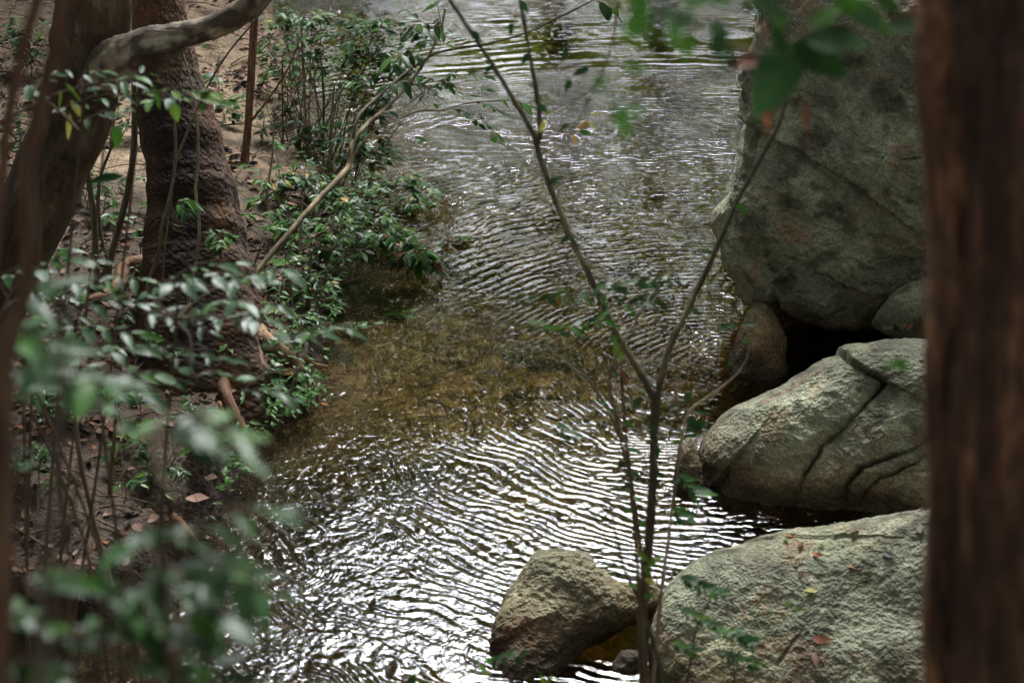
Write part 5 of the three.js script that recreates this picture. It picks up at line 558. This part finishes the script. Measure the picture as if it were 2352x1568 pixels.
const FOREST_RIGHT = [[0, 5.2, -9, 1.0, 0.9], [1, 5.8, -13.5, 1.0, 2.1], [0, 4.8, -5, 1.0, 3.1], [1, 9.5, -11, 1.1, 4.4], [0, 8.8, -18, 1.1, 5.2], [0, 5.6, -18.5, 1.0, 0.5], [0, 9.5, -5, 1.1, 1.6], [1, 13, -15, 1.1, 2.6], [2, 7.2, -22.5, 1.3, 4.0]];
const FOREST_BACK = [[0, -2.6, 2.0, 1.0, 0.7], [1, 2.6, 2.6, 1.0, 1.9], [0, 0.2, 6, 1.1, 3.2], [1, 5.5, 0, 1.0, 4.6], [0, -6, 6, 1.1, 5.6], [0, 6.5, 8, 1.1, 0.3], [1, -1.2, 12, 1.1, 1.1]];
const canopyLeaf = leafMat('canopy_leaf', 0.06, 0.115, 0.02, { through: 0.45, coat: 0.25, coatRough: 0.4 }), sunTintedLeaf = leafMat('sunlit_canopy_leaf', 0.36, 0.43, 0.055, { through: 0.8, coat: 0.2, coatRough: 0.4 });  // same foliage twice: sunlight painted into the brighter colour, shade into the darker
function forestTree(seed, H, R, low, clumps, per, size, leafm = canopyLeaf) {
  const r = rng(seed), t = new THREE.Group(), lean = V((r() - 0.5) * 1.2, 0, (r() - 0.5) * 1.2), top = V(lean.x, H * 0.86, lean.z), parts = [], list = [], rt = 0.022 * H ** 0.9;
  parts.push(limb([[V(0, -0.6, 0), rt * 1.3], [V(0, 0.3, 0), rt], [lean.clone().multiplyScalar(0.4).setY(H * 0.4), rt * 0.75], [top, rt * 0.18]], { rad: 12, seg: 26, seed }));
  for (let k = 0; k < clumps; k++) {
    const a = k * 2.39996 + r() * 0.7, hh = lerp(low, 1, Math.pow((k + 0.5) / clumps, 0.85)), y = H * hh, prof = R * Math.pow(Math.sin(Math.PI * clamp(0.12 + 0.80 * (hh - low) / (1 - low))), 0.55) * (0.35 + 0.75 * r()), c = V(lean.x * hh + Math.cos(a) * prof, y, lean.z * hh + Math.sin(a) * prof), j = V(lean.x * hh * 0.7, Math.max(H * low * 0.75, y - prof * 0.55), lean.z * hh * 0.7);
    parts.push(limb([[j, rt * 0.3], [j.clone().lerp(c, 0.5).add(V(0, 0.1, 0)), rt * 0.17], [c, rt * 0.06]], { rad: 6, seg: 6, seed: seed + k }));
    const cr = R * (0.20 + 0.20 * r());
    for (let i = 0; i < per; i++) { const e = V(r() - 0.5, (r() - 0.5) * 0.7, r() - 0.5).multiplyScalar(2 * cr * Math.pow(r(), 0.3)), q = leafTurn(r, V(e.x + 0.3 * (r() - 0.5), -0.25, e.z + 0.3 * (r() - 0.5)), 1.1); list.push([c.clone().add(e), q, size * (0.7 + 0.7 * r())]); }
  }
  mesh('trunk', mergeGeometries(parts), B.far, t); mesh('crown', scatterLeaves(list, blade0), leafm, t);
  return t;
}
const blade0 = leafBlade(1, 0.45, { n: 3, fold: 0.2 });
{
  const proto = [forestTree(21, 10, 3.4, 0.42, 46, 170, 0.24), forestTree(22, 12, 3.8, 0.5, 50, 170, 0.25), forestTree(23, 8, 3.0, 0.3, 44, 170, 0.22), forestTree(24, 12, 3.1, 0.58, 46, 120, 0.22, sunTintedLeaf), forestTree(25, 4.6, 2.3, 0.16, 34, 120, 0.2, sunTintedLeaf), forestTree(26, 8, 3.0, 0.3, 44, 130, 0.24, sunTintedLeaf), forestTree(27, 15, 4.4, 0.55, 52, 42, 0.27, sunTintedLeaf)];
  const first = [true, true, true];
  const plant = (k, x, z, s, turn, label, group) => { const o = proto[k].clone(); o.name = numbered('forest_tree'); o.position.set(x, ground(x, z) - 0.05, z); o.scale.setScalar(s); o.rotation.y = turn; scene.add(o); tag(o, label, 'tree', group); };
  const g1 = 'trees ahead up the stream', g2 = 'trees of the left bank wood', g3 = 'trees of the right bank wood', g4 = 'trees behind the viewpoint';
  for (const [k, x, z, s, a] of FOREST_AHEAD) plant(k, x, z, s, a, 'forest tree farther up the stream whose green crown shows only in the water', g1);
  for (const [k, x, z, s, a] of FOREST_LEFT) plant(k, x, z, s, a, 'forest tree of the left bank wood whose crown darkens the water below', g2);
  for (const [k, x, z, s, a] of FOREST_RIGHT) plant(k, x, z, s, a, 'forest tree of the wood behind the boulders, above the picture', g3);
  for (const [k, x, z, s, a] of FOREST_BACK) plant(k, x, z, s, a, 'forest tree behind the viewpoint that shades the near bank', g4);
}
renderer.render(scene, camera);
